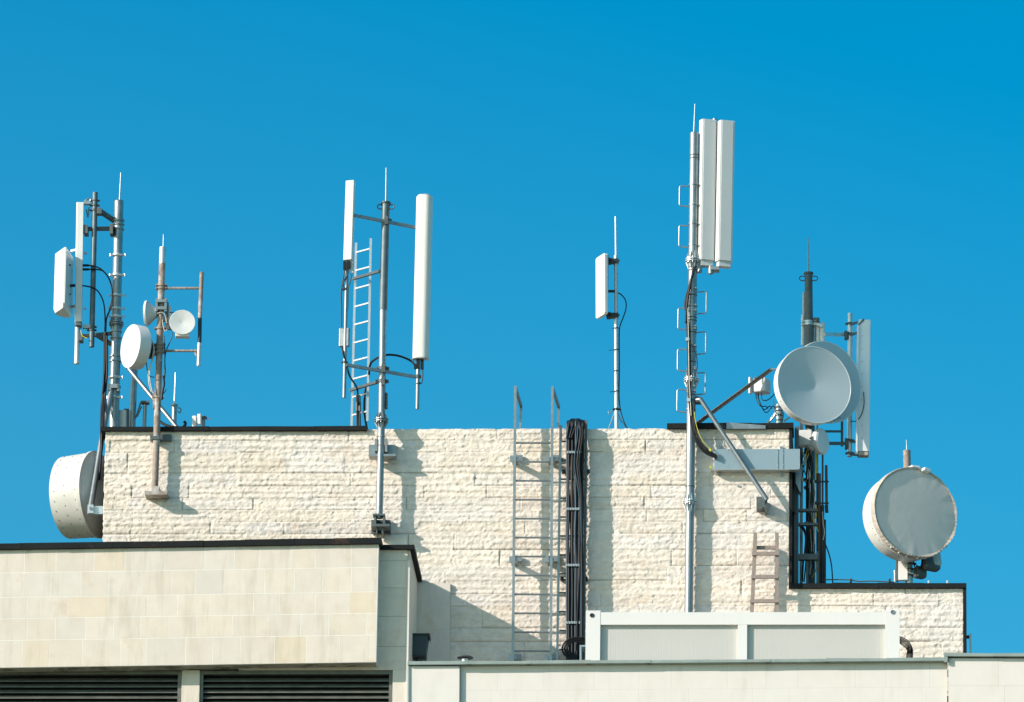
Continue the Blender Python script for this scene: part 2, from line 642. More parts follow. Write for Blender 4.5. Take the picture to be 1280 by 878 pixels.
coping('coping', (P(126.5, 538.8).x, 0, ZT + .012), (P(459, 537).x, 0, ZT + .012), 5, .055, .5, cop_d, tower, -.085, 'dark sheet-metal coping along the left half of the tall roof')
coping('coping', (P(834, 532).x, 0, ZT + .045), (P(992, 531).x, 0, ZT + .045), 3, .07, .5, cop_d, tower, -.085, 'dark coping above the grey cable tray')
m_ = MB()
p0, p1 = P(908, 531, -.10), P(957, 532, -.10)
m_.box8([p0 + Vector((0, 0, -.06)), p1 + Vector((0, 0, -.045)), p1 + Vector((0, 0, .0)), p0 + Vector((0, 0, .035)),
         p0 + Vector((0, .4, -.02)), p1 + Vector((0, .4, -.02)), p1 + Vector((0, .4, .06)), p0 + Vector((0, .4, .075))])
m_.build('flashing_sheet', galv, tower, label='loose pale metal sheet over the dark coping')
coping('coping', (XR1 - .01, 0, ZS + .03), (P(1208, 731).x, 0, ZS + .03), 4, .065, .5, cop_d, tower, -.085, 'dark coping along the lower right roof')
# vertical edge trims
m_ = MB()
prism_box(m_, XR1 + .002, XR1 + .035, -.06, 2.5, ZS + .05, ZT)
m_.build('edge_trim', cop_d, tower)
m_ = MB()
prism_box(m_, XR2 + .001, XR2 + .04, -.07, 3.5, ZB, ZS - .03)
m_.build('edge_trim', cop_d, tower)
# smooth stone pilaster strip beside the wing
def slab_wall(name, q, Y, rows, lens, seed, parent, material, th=.02, gap=.002, base=None, tvar=.05, wvar=.03, base_mat=None, specials=None, stained=()):
    """q: four px corners TL TR BR BL of the face at depth Y, clad in separate slabs"""
    r = random.Random(seed)
    c = [P(x, y, Y) for x, y in q]

    def at(u, v, y):
        p = (c[0].lerp(c[1], u)).lerp(c[3].lerp(c[2], u), v)
        return Vector((p.x, y, p.z))
    wid = (c[1] - c[0]).length
    hgt = (c[3] - c[0]).length
    mb = MB()
    v = 0.0
    tot = sum(rows)
    for ri, h in enumerate(rows):
        v1 = v + h / tot
        u = -r.random() * .3 * lens[0] / wid if len(lens) > 1 and lens[1] > lens[0] else 0
        si = 0
        while u < 1 - 1e-6:
            L = r.uniform(*lens) / wid
            u1 = min(1, u + L)
            if 1 - u1 < .12 * lens[0] / wid:
                u1 = 1
            ua, ub = max(0, u) + gap / wid / 2, u1 - gap / wid / 2
            va, vb = v + gap / hgt / 2, v1 - gap / hgt / 2
            if ub > ua:
                l = 1 + r.uniform(-tvar, tvar)
                w = r.uniform(-wvar, wvar)
                t = (l + w * .6, l, l - w * 1.4)
                if specials and r.random() < specials:
                    t = (l * 1.0, l * .90, l * .74)
                pa, pb = proj(at(ua, va, Y)), proj(at(ub, vb, Y))
                for sx_, sy_, st_ in stained:
                    if pa[0] <= sx_ <= pb[0] and pa[1] <= sy_ <= pb[1]:
                        t = st_
                yo = Y - r.uniform(0, .0006)
                mb.box8([at(ua, vb, yo), at(ub, vb, yo), at(ub, va, yo), at(ua, va, yo),
                         at(ua, vb, Y + th), at(ub, vb, Y + th), at(ub, va, Y + th), at(ua, va, Y + th)], t)
            u = u1
        v = v1
    mb.build(name, material, parent, tones=True)
    # mortar behind the slabs
    bm_ = MB()
    e = .0008
    bm_.box8([at(0, 1, Y + e), at(1, 1, Y + e), at(1, 0, Y + e), at(0, 0, Y + e), at(0, 1, Y + th + .02), at(1, 1, Y + th + .02), at(1, 0, Y + th + .02), at(0, 0, Y + th + .02)])
    bm_.build('mortar_bed', base_mat or joint, parent)
    return c


slab_wall('smooth_stone_strip', [(519, 729), (563, 729), (562, 850), (518, 850)], -.075, [54, 58], (.5, .5), 3, tower, smooth_stone, th=.06, tvar=.02, base_mat=joint_d)

# small fixings and a crack stain on the rough wall
# ------------------------------------------------------------------ left wing
wing = thing('stone_wing', 'lower left wing clad in sawn cream stone over dark louvred openings', 'building', (P(240, 760).x, YW2 + 2, ZB))
zw_top1 = 0
tl, tr_, br, bl = (-90, 687.3), (472.3, 678.5), (469, 827.8), (-92, 836.2)
slab_wall('stone_cladding', [tl, tr_, br, bl], YW1, [30, 30, 26, 26.5, 33], (.33, .56), 12, wing, smooth_stone, gap=.007, tvar=.038, wvar=.024, stained=[(349, 759, (1.02, .97, .88)), (372, 812, (.99, .95, .86)), (130, 706, (1.01, .97, .90)), (130, 762, (1.01, .965, .90)), (445, 757, (1.02, .97, .88)), (60, 812, (1.0, .96, .89)), (300, 812, (1.0, .94, .82))])
c1 = [P(x, y, YW1) for x, y in (tl, tr_, br, bl)]
mb = MB()
dv = Vector((0, YW2 - YW1 + .3, 0))
o_ = Vector((0, .045, 0))
mb.extrude([c1[0] + o_, c1[1] + o_, c1[2] + o_, c1[3] + o_], dv)
mb.build('projecting_core', soffit_m, wing)
# right cheek of the projecting part, clad
mb = MB()
mb.box8([c1[2] + Vector((-.03, .0, 0)), c1[2] + Vector((.012, .0, 0)), c1[1] + Vector((.012, .0, 0)), c1[1] + Vector((-.03, .0, 0)),
         c1[2] + Vector((-.03, .3, 0)), c1[2] + Vector((.012, .3, 0)), c1[1] + Vector((.012, .3, 0)), c1[1] + Vector((-.03, .3, 0))])
mb.build('corner_slab', pale_stone, wing, tones=True)
coping('coping', c1[0] + Vector((0, 0, .05)), c1[1] + Vector((.05, 0, .05)), 10, .075, 1.6, cop_d, wing, YW1 - .05)

# recessed face with openings
X_o = [(-92, 226.5), (250, 490.5)]
TOPO = 837.5
def px_box(mb, x0, y0, x1, y1, Ya, Yb, tone=None):
    a, b_, c_, d_ = P(x0, y1, Ya), P(x1, y1, Ya), P(x1, y0, Ya), P(x0, y0, Ya)
    k = Vector((0, Yb - Ya, 0))
    mb.box8([a, b_, c_, d_, a + k, b_ + k, c_ + k, d_ + k], tone)
    return mb


xw_r = P(511.5, 760, YW2).x
zbt = P(400, 837.8, YW2).z
zlow = P(400, 1010, YW2).z
zwt = P(500, 686.5, YW2).z
mb = MB()
prism_box(mb, P(490.8, 850, YW2).x, xw_r, YW2, YW2 + .25, zlow, zbt)       # right pier
prism_box(mb, P(227, 850, YW2).x, P(249.5, 850, YW2).x, YW2 + .0, YW2 + .25, zlow, zbt)   # mullion pier
mb.build('stone_pier', smooth_stone, wing, tones=True)
mb = MB()
zz = zbt
px_row = [.33, .42, .40, .38, .40]
zc = zbt + .002
k = 0
rr_ = random.Random(4)
while zc < zwt - .01:
    z1 = min(zwt, zc + px_row[k % 5])
    l = 1 + rr_.uniform(-.05, .04)
    prism_box(mb, P(300, 760, YW2).x, xw_r - .035, YW2 - rr_.uniform(0, .003), YW2 + .25, zc, z1 - .004, (l, l * .99, l * .97))
    zc = z1
    k += 1
mb.build('recessed_stone_face', smooth_stone, wing, tones=True)
mb = MB()
prism_box(mb, xw_r - .033, xw_r, YW2 - .012, YW2 + .02, zlow, P(511, 701, YW2).z)
mb.build('sunlit_edge_strip', pale_stone, wing, tones=True)  # paler stone colour paints in the sunlit edge beyond the projecting face's shadow
mb = MB()
prism_box(mb, xw_r - .2, xw_r - .002, YW2 + .02, -.05, zlow, zwt)
mb.build('side_wall', smooth_stone, wing, tones=True)
mb = MB()
prism_box(mb, c1[3].x, xw_r - .2, YW2 + .26, -.07, GROUND, zwt - .1)
prism_box(mb, c1[3].x, xw_r - .02, YW2 + .26, YW2 + .3, GROUND, zwt - .1)
prism_box(mb, c1[3].x, xw_r - .002, YW2 + .002, YW2 + .26, GROUND, zlow)
mb.build('wing_core', soffit_m, wing)
# coping of the recessed part, returning along the side to the tall wall
mb = MB()
xa, xb = P(474, 684, YW2 - .05).x, xw_r + .06
zt_ = zwt + .045
prism_box(mb, xa, xb, YW2 - .06, YW2 + .18, zwt - .015, zt_)
prism_box(mb, xb - .18, xb + .002, YW2 + .18, -.06, zwt - .016, zt_ - .002)
mb.build('coping', cop_d, wing)
# louvres
for (xa_, xb_) in X_o:
    a = P(xa_, 838, YW2)
    xa, xb = a.x, P(xb_, 838, YW2).x
    mb = MB()
    fwid = .045
    prism_box(mb, xa, xb, YW2 + .03, YW2 + .10, zbt - .05, zbt - .001)
    prism_box(mb, xa, xa + fwid, YW2 + .03, YW2 + .10, zlow, zbt - .05)
    prism_box(mb, xb - fwid, xb, YW2 + .03, YW2 + .10, zlow, zbt - .05)
    lf = mb.build('louvre', louv, wing)
    bk = MB()
    prism_box(bk, xa, xb, YW2 + .22, YW2 + .24, zlow, zbt)
    bk.build('backing_panel', louv_b, lf)
    z = zbt - .11
    ci = 0
    while z > zlow and ci < 20:
        s_ = MB()
        s_.beam((xa + fwid, YW2 + .10, z), (xb - fwid, YW2 + .10, z), .085, .006, hint=(0, -.75, -.66) if False else (0, -.60, .80))
        s_.beam((xa + fwid, YW2 + .066, z - .028), (xb - fwid, YW2 + .066, z - .028), .010, .012)
        s_.build('slat', louv, lf)
        z -= .079
        ci += 1

# ------------------------------------------------------------------ parapet
par = thing('parapet_wall', 'pale sawn stone parapet with grey-green coping in front of the white container', 'wall', (P(900, 850, YPA).x, YPA, ZB))
slab_wall('stone_cladding', [(511.8, 833), (574.5, 833), (573.5, 1010), (510, 1010)], YPA - .05, [60, 60, 60], (.7, .7), 8, par, pale_stone, tvar=.01, wvar=.01, base_mat=pale_stone, gap=.002)
slab_wall('stone_cladding', [(574.8, 833.2), (1184, 827.5), (1184, 1010), (574.8, 1010)], YPA, [38, 62, 60, 60], (.38, .85), 9, par, pale_stone, tvar=.010, wvar=.006, gap=.0008, base_mat=pale_stone)
slab_wall('stone_cladding', [(1185.5, 823), (1420, 823.5), (1420, 1010), (1185.5, 1010)], YPA - .06, [34, 30, 60, 60], (.55, .75), 21, par, pale_stone, tvar=.010, wvar=.006, gap=.0022, base_mat=joint_d)
mb = MB()
c_ = [P(x, y, YPA + .03) for x, y in ((513, 834), (1184, 828.5), (1184, 1000), (513, 1000))]
mb.extrude(c_, (0, .22, 0))
c_ = [P(x, y, YPA + .02) for x, y in ((1186, 825), (1420, 825), (1420, 1000), (1186, 1000))]
mb.extrude(c_, (0, .22, 0))
mb.build('parapet_core', pale_stone, par, tones=True)
mb = MB()
prism_box(mb, P(511, 900, YPA).x, P(1420, 900, YPA).x, YPA + .0, YPA + .25, GROUND, P(800, 990, YPA).z)
mb.build('lower_facade', pale_stone, par, tones=True)
coping('coping', P(510, 830.2, YPA), P(1182.5, 825.2, YPA), 9, .035, .34, cop_g, par, YPA - .10)
coping('coping', P(1180, 819.9, YPA), P(1430, 820.8, YPA), 4, .035, .34, cop_g, par, YPA - .12)
mb = MB()
px_box(mb, 1180.0, 820.5, 1184.5, 827.5, YPA - .118, YPA + .2)
px_box(mb, 509.6, 831, 511.6, 1000, YPA - .07, YPA + .2)
mb.build('coping_end_flashing', cop_g, par)

# roof terrace between parapet and block
mb = MB()
prism_box(mb, P(514, 840, YPA).x, P(1400, 840, YPA).x, YPA + .27, 5, ZFLOOR - .1, ZFLOOR)
structure(mb.build('roof_terrace', roof_m))

# ------------------------------------------------------------------ container
YC0, YC1 = -3.0, -.95
cont = thing('equipment_container', 'white steel cabin with two ribbed grey side panels standing behind the parapet', 'container', (P(928, 800, YC0).x, (YC0 + YC1) / 2, ZFLOOR))
xc0, xc1 = P(732, 800, YC0).x, P(1124.5, 800, YC0).x
zt = P(928, 765, YC0).z
mb = MB()
for xx in (xc0, xc1 - 17.5 * PX):
    for yy in (YC0, YC1 - .18):
        prism_box(mb, xx, xx + 17.5 * PX, yy, yy + .18, ZFLOOR, zt + .02)
mb.build('corner_post', cont_w, cont)
mb = MB()
prism_box(mb, xc0 + 17.5 * PX, xc1 - 17.5 * PX, YC0 + .004, YC0 + .16, zt - .175, zt - .004)
prism_box(mb, xc0 + 17.5 * PX, xc1 - 17.5 * PX, YC0 + .004, YC0 + .16, ZFLOOR, ZFLOOR + .15)
for xx in (xc0 + .004, xc1 - .16):
    prism_box(mb, xx, xx + .156, YC0 + .18, YC1 - .18, zt - .175, zt - .004)
prism_box(mb, xc0 + .18, xc1 - .18, YC1 - .16, YC1 - .004, zt - .175, zt - .004)
mb.build('top_rail', cont_w, cont)
mb = MB()
xm = P(928, 800, YC0).x
prism_box(mb, xm - .062, xm + .062, YC0 + .006, YC0 + .14, ZFLOOR + .15, zt - .175)
mb.build('centre_post', cont_w, cont)
mb = MB()
prism_box(mb, xc0 + .16, xc1 - .16, YC0 + .16, YC1 - .16, zt - .06, zt - .02)
mb.build('roof_panel', cont_w, cont)
mb = MB()
for sx in (xc0 + .08, xc1 - .10):
    prism_box(mb, xc0 + .06 if sx < xm else xc1 - .10, xc0 + .10 if sx < xm else xc1 - .06, YC0 + .18, YC1 - .18, ZFLOOR + .1, zt - .17)
prism_box(mb, xc0 + .18, xc1 - .18, YC1 - .10, YC1 - .06, ZFLOOR + .1, zt - .17)
mb.build('side_wall', cont_w, cont)
for (xa, xb) in ((xc0 + .20, xm - .062), (xm + .062, xc1 - .18)):
    mb = MB()
    x = xa - .02
    vs, k = [], 0
    pitch = .034
    pts = []
    while x < xb + .02:
        for dx, dy in ((0, 0), (pitch * .40, 0), (pitch * .55, .0006), (pitch * .85, .0006)):
            pts.append((x + dx, YC0 + .058 + dy))
        x += pitch
    z0, z1 = ZFLOOR + .1, zt - .165
    vs = [(p[0], p[1], z0) for p in pts] + [(p[0], p[1], z1) for p in pts]
    n = len(pts)
    vs += [(p[0], YC0 + .11, z0) for p in (pts[0], pts[-1])] + [(p[0], YC0 + .11, z1) for p in (pts[0], pts[-1])]
    mb.add(vs, [(i, i + 1, i + 1 + n, i + n) for i in range(n - 1)] + [(2 * n, 2 * n + 2, 2 * n + 3, 2 * n + 1)])
    pn = mb.build('ribbed_panel', cont_p, cont)
# corner lifting holes
for hx, hy in ((740, 769.5), (1116, 765.5)):
    mb = MB()
    c = P(hx, hy, YC0)
    mb.lathe(c + Vector((0, .0, 0)), (0, -1, 0), [(.0, .0), (.003, .028), (.008, .030), (.008, .022), (.0035, .02)], 18)
    mb.build('lifting_hole', dark if hx < 900 else galv, cont)

# ------------------------------------------------------------------ masts and antennas
def lightning_rod(parent, a, b_, r=.011):
    MB().tube([a, b_], r, 8, r2=r * .55).build('lightning_rod', galv, parent)


# ---- A: left tall mast
YA = .9
gA = 'antenna masts on the roof'
A0, A1 = P(142.2, 545, YA), P(148.6, 252, YA)
A0.z = ZT - .05
mA = thing('antenna_mast', 'thick galvanised mast with a bolted flange, leftmost on the roof', 'mast', A0, gA)
axA = (A1 - A0).normalized()
mb = MB().tube([A0, A1], [.072, .066], 20)
mb.lathe(A1, axA, [(0, .066), (.006, .07), (.006, 0)], 20)
mb.build('pole', galv, mA)
lightning_rod(mA, P(149.2, 256, YA), P(151, 216, YA))
mb = MB()
flange(mb, P(145.3, 405, YA), axA, .07, .105, .09)
mb.build('flange', galv, mA)
mb = MB()
for y in (276, 281, 287, 415, 423, 446, 452, 484):
    x = 148.6 + (y - 252) * (142.2 - 148.6) / 293
    collar(mb, P(x, y, YA), axA, .073, .022, False)
mb.build('clamp_rings', galv, mA)
for y, sx in ((319, 1), (344, 1), (369.5, 1), (386, 1), (396, -1), (472, 1), (497, 1)):
    x = 148.6 + (y - 252) * (142.2 - 148.6) / 293
    mb = MB()
    mb.lathe(P(x, y, YA) - axA * .011, axA, [(0, .066), (0, .078), (.022, .078), (.022, .066)], 16)
    mb.tube([P(x - 9, y, YA - .05), P(x - 6, y, YA - .07), P(x + 6, y, YA - .07), P(x + 9.5, y, YA - .05)], .010, 6)
    mb.tube([P(x - 9, y - 1.6, YA - .05), P(x - 9, y + 1.6, YA - .05)], .014, 6)
    mb.tube([P(x + 9.5, y - 1.6, YA - .05), P(x + 9.5, y + 1.6, YA - .05)], .014, 6)
    mb.build('step_clamp', galv_l, mA)
# stay going down the left side of the block
mb = MB()
mb.tube([P(140, 484, YA - .05), P(128, 545, .6), P(113.5, 634, .12)], .040, 14)
mb.build('stay_pipe', galv, mA)
mb = MB()
px_box(mb, 135, 480, 147, 485, YA - .12, YA + .05)
px_box(mb, 134.5, 484.5, 139, 487.5, YA - .12, YA + .05)
px_box(mb, 146, 480.5, 149, 489, YA - .10, YA + .05)
mb.build('stay_clamp', galv, mA)
mb = MB()
a = P(109.5, 642.5, .12)
prism_box(mb, a.x, XL + .03, .09, .17, a.z - .01, P(113, 633.5, .12).z)
px_box(mb, 109.5, 631, 116.8, 641.5, .05, .09)
mb.tube([P(113.2, 635.5, .03), P(113.2, 635.5, .14)], .022, 10)
mb.build('stay_bracket', galv_l, mA)
# second stay crossing behind the drum antenna to the right
mb = MB().tube([P(155, 452, YA), P(160, 460, YA), P(222, 535.5, .5)], .030, 12)
mb.build('stay_pipe', galv, mA)
# front pipe with arms
mb = MB().tube([P(119.0, 241, YA - .12), P(114.5, 434, YA - .12)], .038, 16)
mb.build('antenna_pipe', galv_m, mA)
mb = MB()
mb.beam(P(122.5, 262.5, YA - .16), P(147, 279, YA + .05), .06, .055)
mb.beam(P(106, 286.5, YA - .12), P(142, 286, YA), .05, .052)
px_box(mb, 104.5, 281, 109.5, 291.5, YA - .2, YA - .02)
px_box(mb, 137, 280, 141, 292, YA - .14, YA + .03)
px_box(mb, 121, 259.5, 127, 267, YA - .2, YA - .08)
mb.beam(P(119, 418, YA - .14), P(141.5, 432, YA), .05, .05)
mb.beam(P(98, 421, YA - .12), P(140, 417, YA), .05, .045)
px_box(mb, 98.5, 416.5, 103, 425.5, YA - .2, YA - .04)
mb.build('support_arm', galv_d, mA)
mb = MB()
for (x, y) in ((118.8, 251), (118.5, 257), (118, 263), (114.9, 409), (114.7, 413)):
    collar(mb, P(x, y, YA - .12), axA, .040, .022, True)
mb.build('pipe_clamp', galv_d, mA)

# tall narrow panel edge-on
gp = 'long sector panel antennas'
a0, a1 = P(98, 404, YA - .14), P(100.3, 255, YA - .14)
t = thing('panel_antenna', 'slim white panel antenna seen edge-on, leftmost mast, behind the short box antenna', 'antenna', a0, gp)
mb = MB()
panel_prism(mb, a0, a1, .16, .10, -88, .02)
mb.build('radome', white, t)
mb = MB()
panel_prism(mb, P(97.8, 409, YA - .14), P(98, 404.2, YA - .14), .15, .09, -88, .02)
mb.build('end_cap', galv_d, t)
mb = MB()
mb.tube([P(97, 409.5, YA - .13), P(96, 455, YA - .13)], .038, 14)
mb.build('mounting_pipe', galv_l, t)
mb = MB()
for y0 in (252, 268):
    mb.tube(smooth([P(105, 254, YA - .13), P(108, 250, YA - .13), P(113, 249, YA - .13), P(111, 262, YA - .13), P(110, 272, YA - .13), P(108, 262, YA - .13)]), .010, 6)
px_box(mb, 105, 251, 113, 255, YA - .17, YA - .10)
px_box(mb, 103, 406, 113, 410, YA - .17, YA - .10)
px_box(mb, 105, 315, 108.5, 317.5, YA - .15, YA - .12)
px_box(mb, 104.5, 384.5, 107.5, 386.5, YA - .15, YA - .12)
mb.build('tilt_bracket', galv, t)
mb = MB()
for y0 in (332, 337):
    mb.tube([P(103, y0, YA - .14), P(111, y0, YA - .14)], .018, 8)
mb.build('connector', cab, t)

# short box antenna at far left
c0, c1_ = P(80.5, 389.5, YA - .25), P(81.5, 313.5, YA - .25)
t = thing('box_antenna', 'short deep white box antenna at the far left, facing left', 'antenna', c0, 'box antennas')
mb = MB()
Y0 = YA - .55
zt_, zb_ = P(81, 308.5, Y0).z, P(81, 380, Y0).z


def wedge(o, z):
    pts = [(P(68.0, 350, Y0 + .33).x, Y0 + .33), (P(80.6, 350, Y0).x - .012, Y0 + .012), (P(80.6, 350, Y0).x + .012, Y0 + .012), (P(92.3, 350, Y0 + .58).x, Y0 + .58), (P(84, 350, Y0 + .62).x, Y0 + .62), (P(69.0, 350, Y0 + .42).x, Y0 + .42)]
    cx_ = sum(p[0] for p in pts) / 6
    cy_ = sum(p[1] for p in pts) / 6
    return [Vector((cx_ + (x - cx_) * o, cy_ + (y - cy_) * o, z)) for x, y in pts]


rg = [wedge(.80, zb_ - .035), wedge(1, zb_ + .02), wedge(1, zt_ - .008), wedge(.97, zt_)]
vs = [v for r_ in rg for v in r_]
mb.add(vs, [list(range(6))[::-1], list(range(18, 24))])
mb.add(vs, [(i * 6 + k, i * 6 + (k + 1) % 6, (i + 1) * 6 + (k + 1) % 6, (i + 1) * 6 + k) for i in range(3) for k in range(6)])
mb.build('radome', white, t)
mb = MB()
for yy in (331.5, 368):
    mb.tube([P(87, yy, Y0 + .25), P(88.5, yy, Y0 + .24)], .012, 8)
mb.build('bolt', galv_d, t)
mb = MB()
mb.beam(P(89.5, 314, YA - .08), P(97, 312.5, YA - .16), .04, .03)
mb.beam(P(89.5, 384, YA - .08), P(97, 382.5, YA - .16), .04, .03)
mb.build('mounting_arm', galv_l, t)
mb = MB()
mb.tube([P(85, 357.5, YA - .2), P(88, 357.5, YA - .2), P(94, 357, YA - .2)], [.012, .02, .022], 8)
mb.build('connector', cab, t)

# cables of mast A
t = thing('antenna_cables', 'black feeder cables looping from the left panel down beside the leftmost mast', 'cable', P(131, 540, YA - .1), 'feeder cable runs')
for pts in ([(108, 332), (118, 333), (128, 338), (137, 350), (140.5, 366), (139.5, 383), (133.5, 397), (132, 418)],
            [(108, 337), (120, 337), (130, 340), (138, 353), (140, 370), (137, 388), (132, 402), (131, 418)],
            [(94, 357), (108, 358), (120, 362), (128, 374), (131, 390), (131.5, 418)]):
    MB().tube(smooth([P(x, y, YA - .18) for x, y in pts]), .011, 6).build('cable', cab, t)
for i, pts in enumerate(([(131.5, 416), (132, 440), (131, 465), (129, 500), (127.5, 540), (126, 575)],
                         [(133.2, 416), (134, 445), (133.5, 470), (131, 500), (128.5, 540), (124, 600)],
                         [(130.5, 418), (130.5, 445), (129.5, 480), (127, 510), (126.2, 560)])):
    Y0 = YA - .15
    MB().tube(smooth([P(x, y, Y0 if y < 520 else .35) for x, y in pts]), .016, 8).build('cable', cab, t)
MB().tube(smooth([P(101, 413, YA - .2), P(103, 420, YA - .2), P(109, 423, YA - .2)]), .007, 6).build('cable', cab_y, t)

# ---- large drum on the left side of the block
YN = .75
cN = P(122, 618.5, YN)
dN = dirv(-(90 + 20))
t = thing('drum_antenna', 'large white riveted drum dish on the left side of the stone block', 'antenna', cN, 'shrouded dish antennas')
rN, LN = .60, .47
mb = MB()
mb.lathe(cN, dN, [(-.01, rN + .014), (.035, rN + .014), (.035, rN - .002), (LN - .03, rN - .022), (LN, rN - .022), (LN + .02, rN - .06), (LN + .025, 0)], 72)
mb.build('shroud', aged, t)
mb = MB()
mb.lathe(cN, dN, [(-.012, rN + .013), (-.012, rN - .03), (-.03, rN - .06), (-.16, .30), (-.22, .12), (-.22, 0)], 72)
mb.build('reflector_back', white, t)
mb = MB()
uu = Vector((0, 0, 1))
qq = dN.cross(uu)
for tt in (.07, .24, .40):
    for k in range(26):
        an = 2 * math.pi * (k + .5 * (tt == .24)) / 26
        d = uu * math.cos(an) + qq * math.sin(an)
        p = cN + dN * tt + d * (rN - .002 - .02 * tt / LN)
        mb.lathe(p, d, [(0, .008), (.006, .006), (.007, 0)], 6)
mb.build('rivets', galv_d, t)
mb = MB()
for an in (R(118), R(-75)):
    d = uu * math.cos(an) + qq * math.sin(an)
    p = cN + dN * .035 + d * (rN - .001)
    q = cN + dN * (LN - .02) + d * (rN - .021)
    mb.beam(p, q, .02, .006, hint=d)
mb.build('seam', galv_l, t)
mb = MB()
mb.tube([cN - dN * .2, cN - dN * .45 + Vector((0, 0, 0))], .09, 16)
px_mount = cN - dN * .42
prism_box(mb, min(px_mount.x, XL) - .05, XL + .3, px_mount.y - .08, px_mount.y + .08, px_mount.z - .25, px_mount.z + .25)
mb.build('mount', galv_d, t)

# ---- B: pole behind and other small roof items at left
YB = 1.1
a0, a1 = P(164.5, 545, YB), P(168.6, 452, YB)
a0.z = ZT - .05
t = thing('support_pole', 'plain grey pole rising from the roof under the white drum dish', 'pole', a0)
MB().tube([a0, a1], .046, 16).lathe(a1, a1 - a0, [(0, .046), (.004, 0)], 16).build('pole', galv, t)
mb = MB()
collar(mb, P(168.5, 458, YB), a1 - a0, .046, .03)
mb.build('clamp', galv_d, t)

a0, a1 = P(180, 545, YB), P(181.5, 503, YB)
a0.z = ZT - .05
t = thing('short_post', 'short post with strutted clamp between the plain grey pole and the rusty mast', 'post', a0)
MB().tube([a0, a1], .028, 12).build('post', galv, t)
mb = MB()
collar(mb, a1 + Vector((0, 0, -.02)), (0, 0, 1), .03, .035)
px_box(mb, 176, 501, 186, 503.5, YB - .06, YB + .06)
mb.build('clamp', galv_d, t)
mb = MB()
mb.beam(P(176, 503, YB - .05), P(169.5, 523, YB - .05), .012, .02)
mb.beam(P(177, 508, YB - .05), P(171.5, 521, YB - .05), .012, .02)
mb.build('strut', galv_d, t)

a0, a1 = P(153.5, 545, YB - .1), P(153.2, 513.5, YB - .1)
a0.z = ZT - .02
t = thing('box_antenna', 'small cream box unit standing on the roof between the leftmost mast and the plain pole', 'antenna', a0, 'small box units on the left roof')
mb = MB()
panel_prism(mb, a0, a1, .11, .07, -15, .02)
mb.build('housing', cream, t)
mb = MB()
px_box(mb, 158.2, 512, 161.2, 540, YB - .1, YB - .04)
px_box(mb, 155, 511, 161, 514, YB - .08, YB - .04)
mb.build('bracket', galv_d, t)
MB().tube(smooth([P(148, 520, YB - .1), P(144, 524, YB - .2), P(140, 535, YB - .25), P(142, 545, YB - .2)]), .006, 6).build('cable', cab_w, t)

a0, a1 = P(217.3, 545, YB), P(218, 507, YB)
a0.z = ZT - .05
t = thing('whip_aerial', 'thin whip aerial on a short capped post right of the rusty mast', 'aerial', a0)
mb = MB().tube([a0, a1], .038, 14)
mb.lathe(a1, (0, 0, 1), [(-.01, .038), (-.01, .05), (.012, .05), (.012, 0)], 16)
mb.build('post', galv, t)
MB().tube([a1, P(219.3, 466, YB)], .013, 8, r2=.008).build('whip', galv_l, t)
mb = MB().tube(smooth([P(221, 514, YB - .04), P(225, 516, YB - .05), P(226, 511, YB - .05), P(222, 510, YB - .04)]), .008, 6)
mb.build('ring', galv_d, t)

for (x, lab, yy, w) in ((243.5, 'white box unit on the roof, left one of the pair right of the whip aerial', 520.5, .065), (249.5, 'white box unit on the roof, right one of the pair right of the whip aerial', 518, .055)):
    a0, a1 = P(x, 545, YB), P(x, yy, YB)
    if x > 245:
        a0 = P(x, 531, YB)
    else:
        a0.z = ZT - .02
    t = thing('box_antenna', lab, 'antenna', a0, 'small box units on the left roof')
    mb = MB()
    panel_prism(mb, a0, a1, w, .06, -10, .015)
    mb.build('housing', white, t)
    mb = MB()
    px_box(mb, x - 1, yy + 3, x + 5.5, yy + 5, YB + .032, YB + .06)
    mb.build('bracket', galv_d, t)
a0, a1 = P(254.7, 545, YB + .07), P(254.5, 521, YB + .07)
a0.z = ZT - .05
t = thing('short_post', 'short post with a clamp beside the pair of white box units', 'post', a0)
MB().tube([a0, a1], .026, 12).build('post', galv, t)
mb = MB()
collar(mb, P(254.5, 522, YB + .07), (0, 0, 1), .027, .03)
mb.beam(P(250, 523, YB + .05), P(263, 524, YB + .02), .012, .018)
mb.build('clamp', galv_d, t)
t = MB().tube(smooth([P(197, 525, .25), P(206, 531, .2), P(217, 534, .15), P(228, 534.5, .1), P(232, 530, .1), P(230, 527, .1)]), .020, 8)
o_ = t.build('loose_cable', cab, None, origin=P(215, 536, .15))
tag(o_, 'loose black cable end lying over the dark coping right of the rusty mast', 'cable')

# ---- C: rusty mast in front of the wall
YM = -.17
C0, C1 = P(193.6, 612, YM), P(203.4, 310, YM)
mC = thing('antenna_mast', 'rusty mottled mast with a square side frame and three dishes', 'mast', C0, gA)
axC = (C1 - C0).normalized()
MB().tube([C0, C1], .046, 16).lathe(C1, axC, [(0, .046), (.004, 0)], 16).build('pole', rust, mC)
MB().tube([P(202.9, 330, YM), P(203.5, 309.5, YM)], .048, 16).build('pipe_cap', galv_l, mC)
lightning_rod(mC, P(204, 312, YM), P(204.3, 293, YM), .009)
mb = MB()
px_box(mb, 181, 614, 209, 618.5, YM - .10, -.02)
px_box(mb, 190.5, 608, 199, 614, YM - .06, -.02)
mb.build('base_bracket', rust, mC)
mb = MB()
px_box(mb, 187.5, 543, 214, 551, -.075, -.03)
px_box(mb, 190, 545, 199, 549, YM - .06, -.07)
mb.build('wall_bracket', galv_d, mC)
mb = MB().tube([P(203, 360.5, YM), P(250, 360.5, YM)], .018, 10)
mb.build('side_arm', rust, mC)
mb = MB().tube([P(201, 438.8, YM), P(247, 438.8, YM)], .018, 10)
mb.build('side_arm', rust, mC)
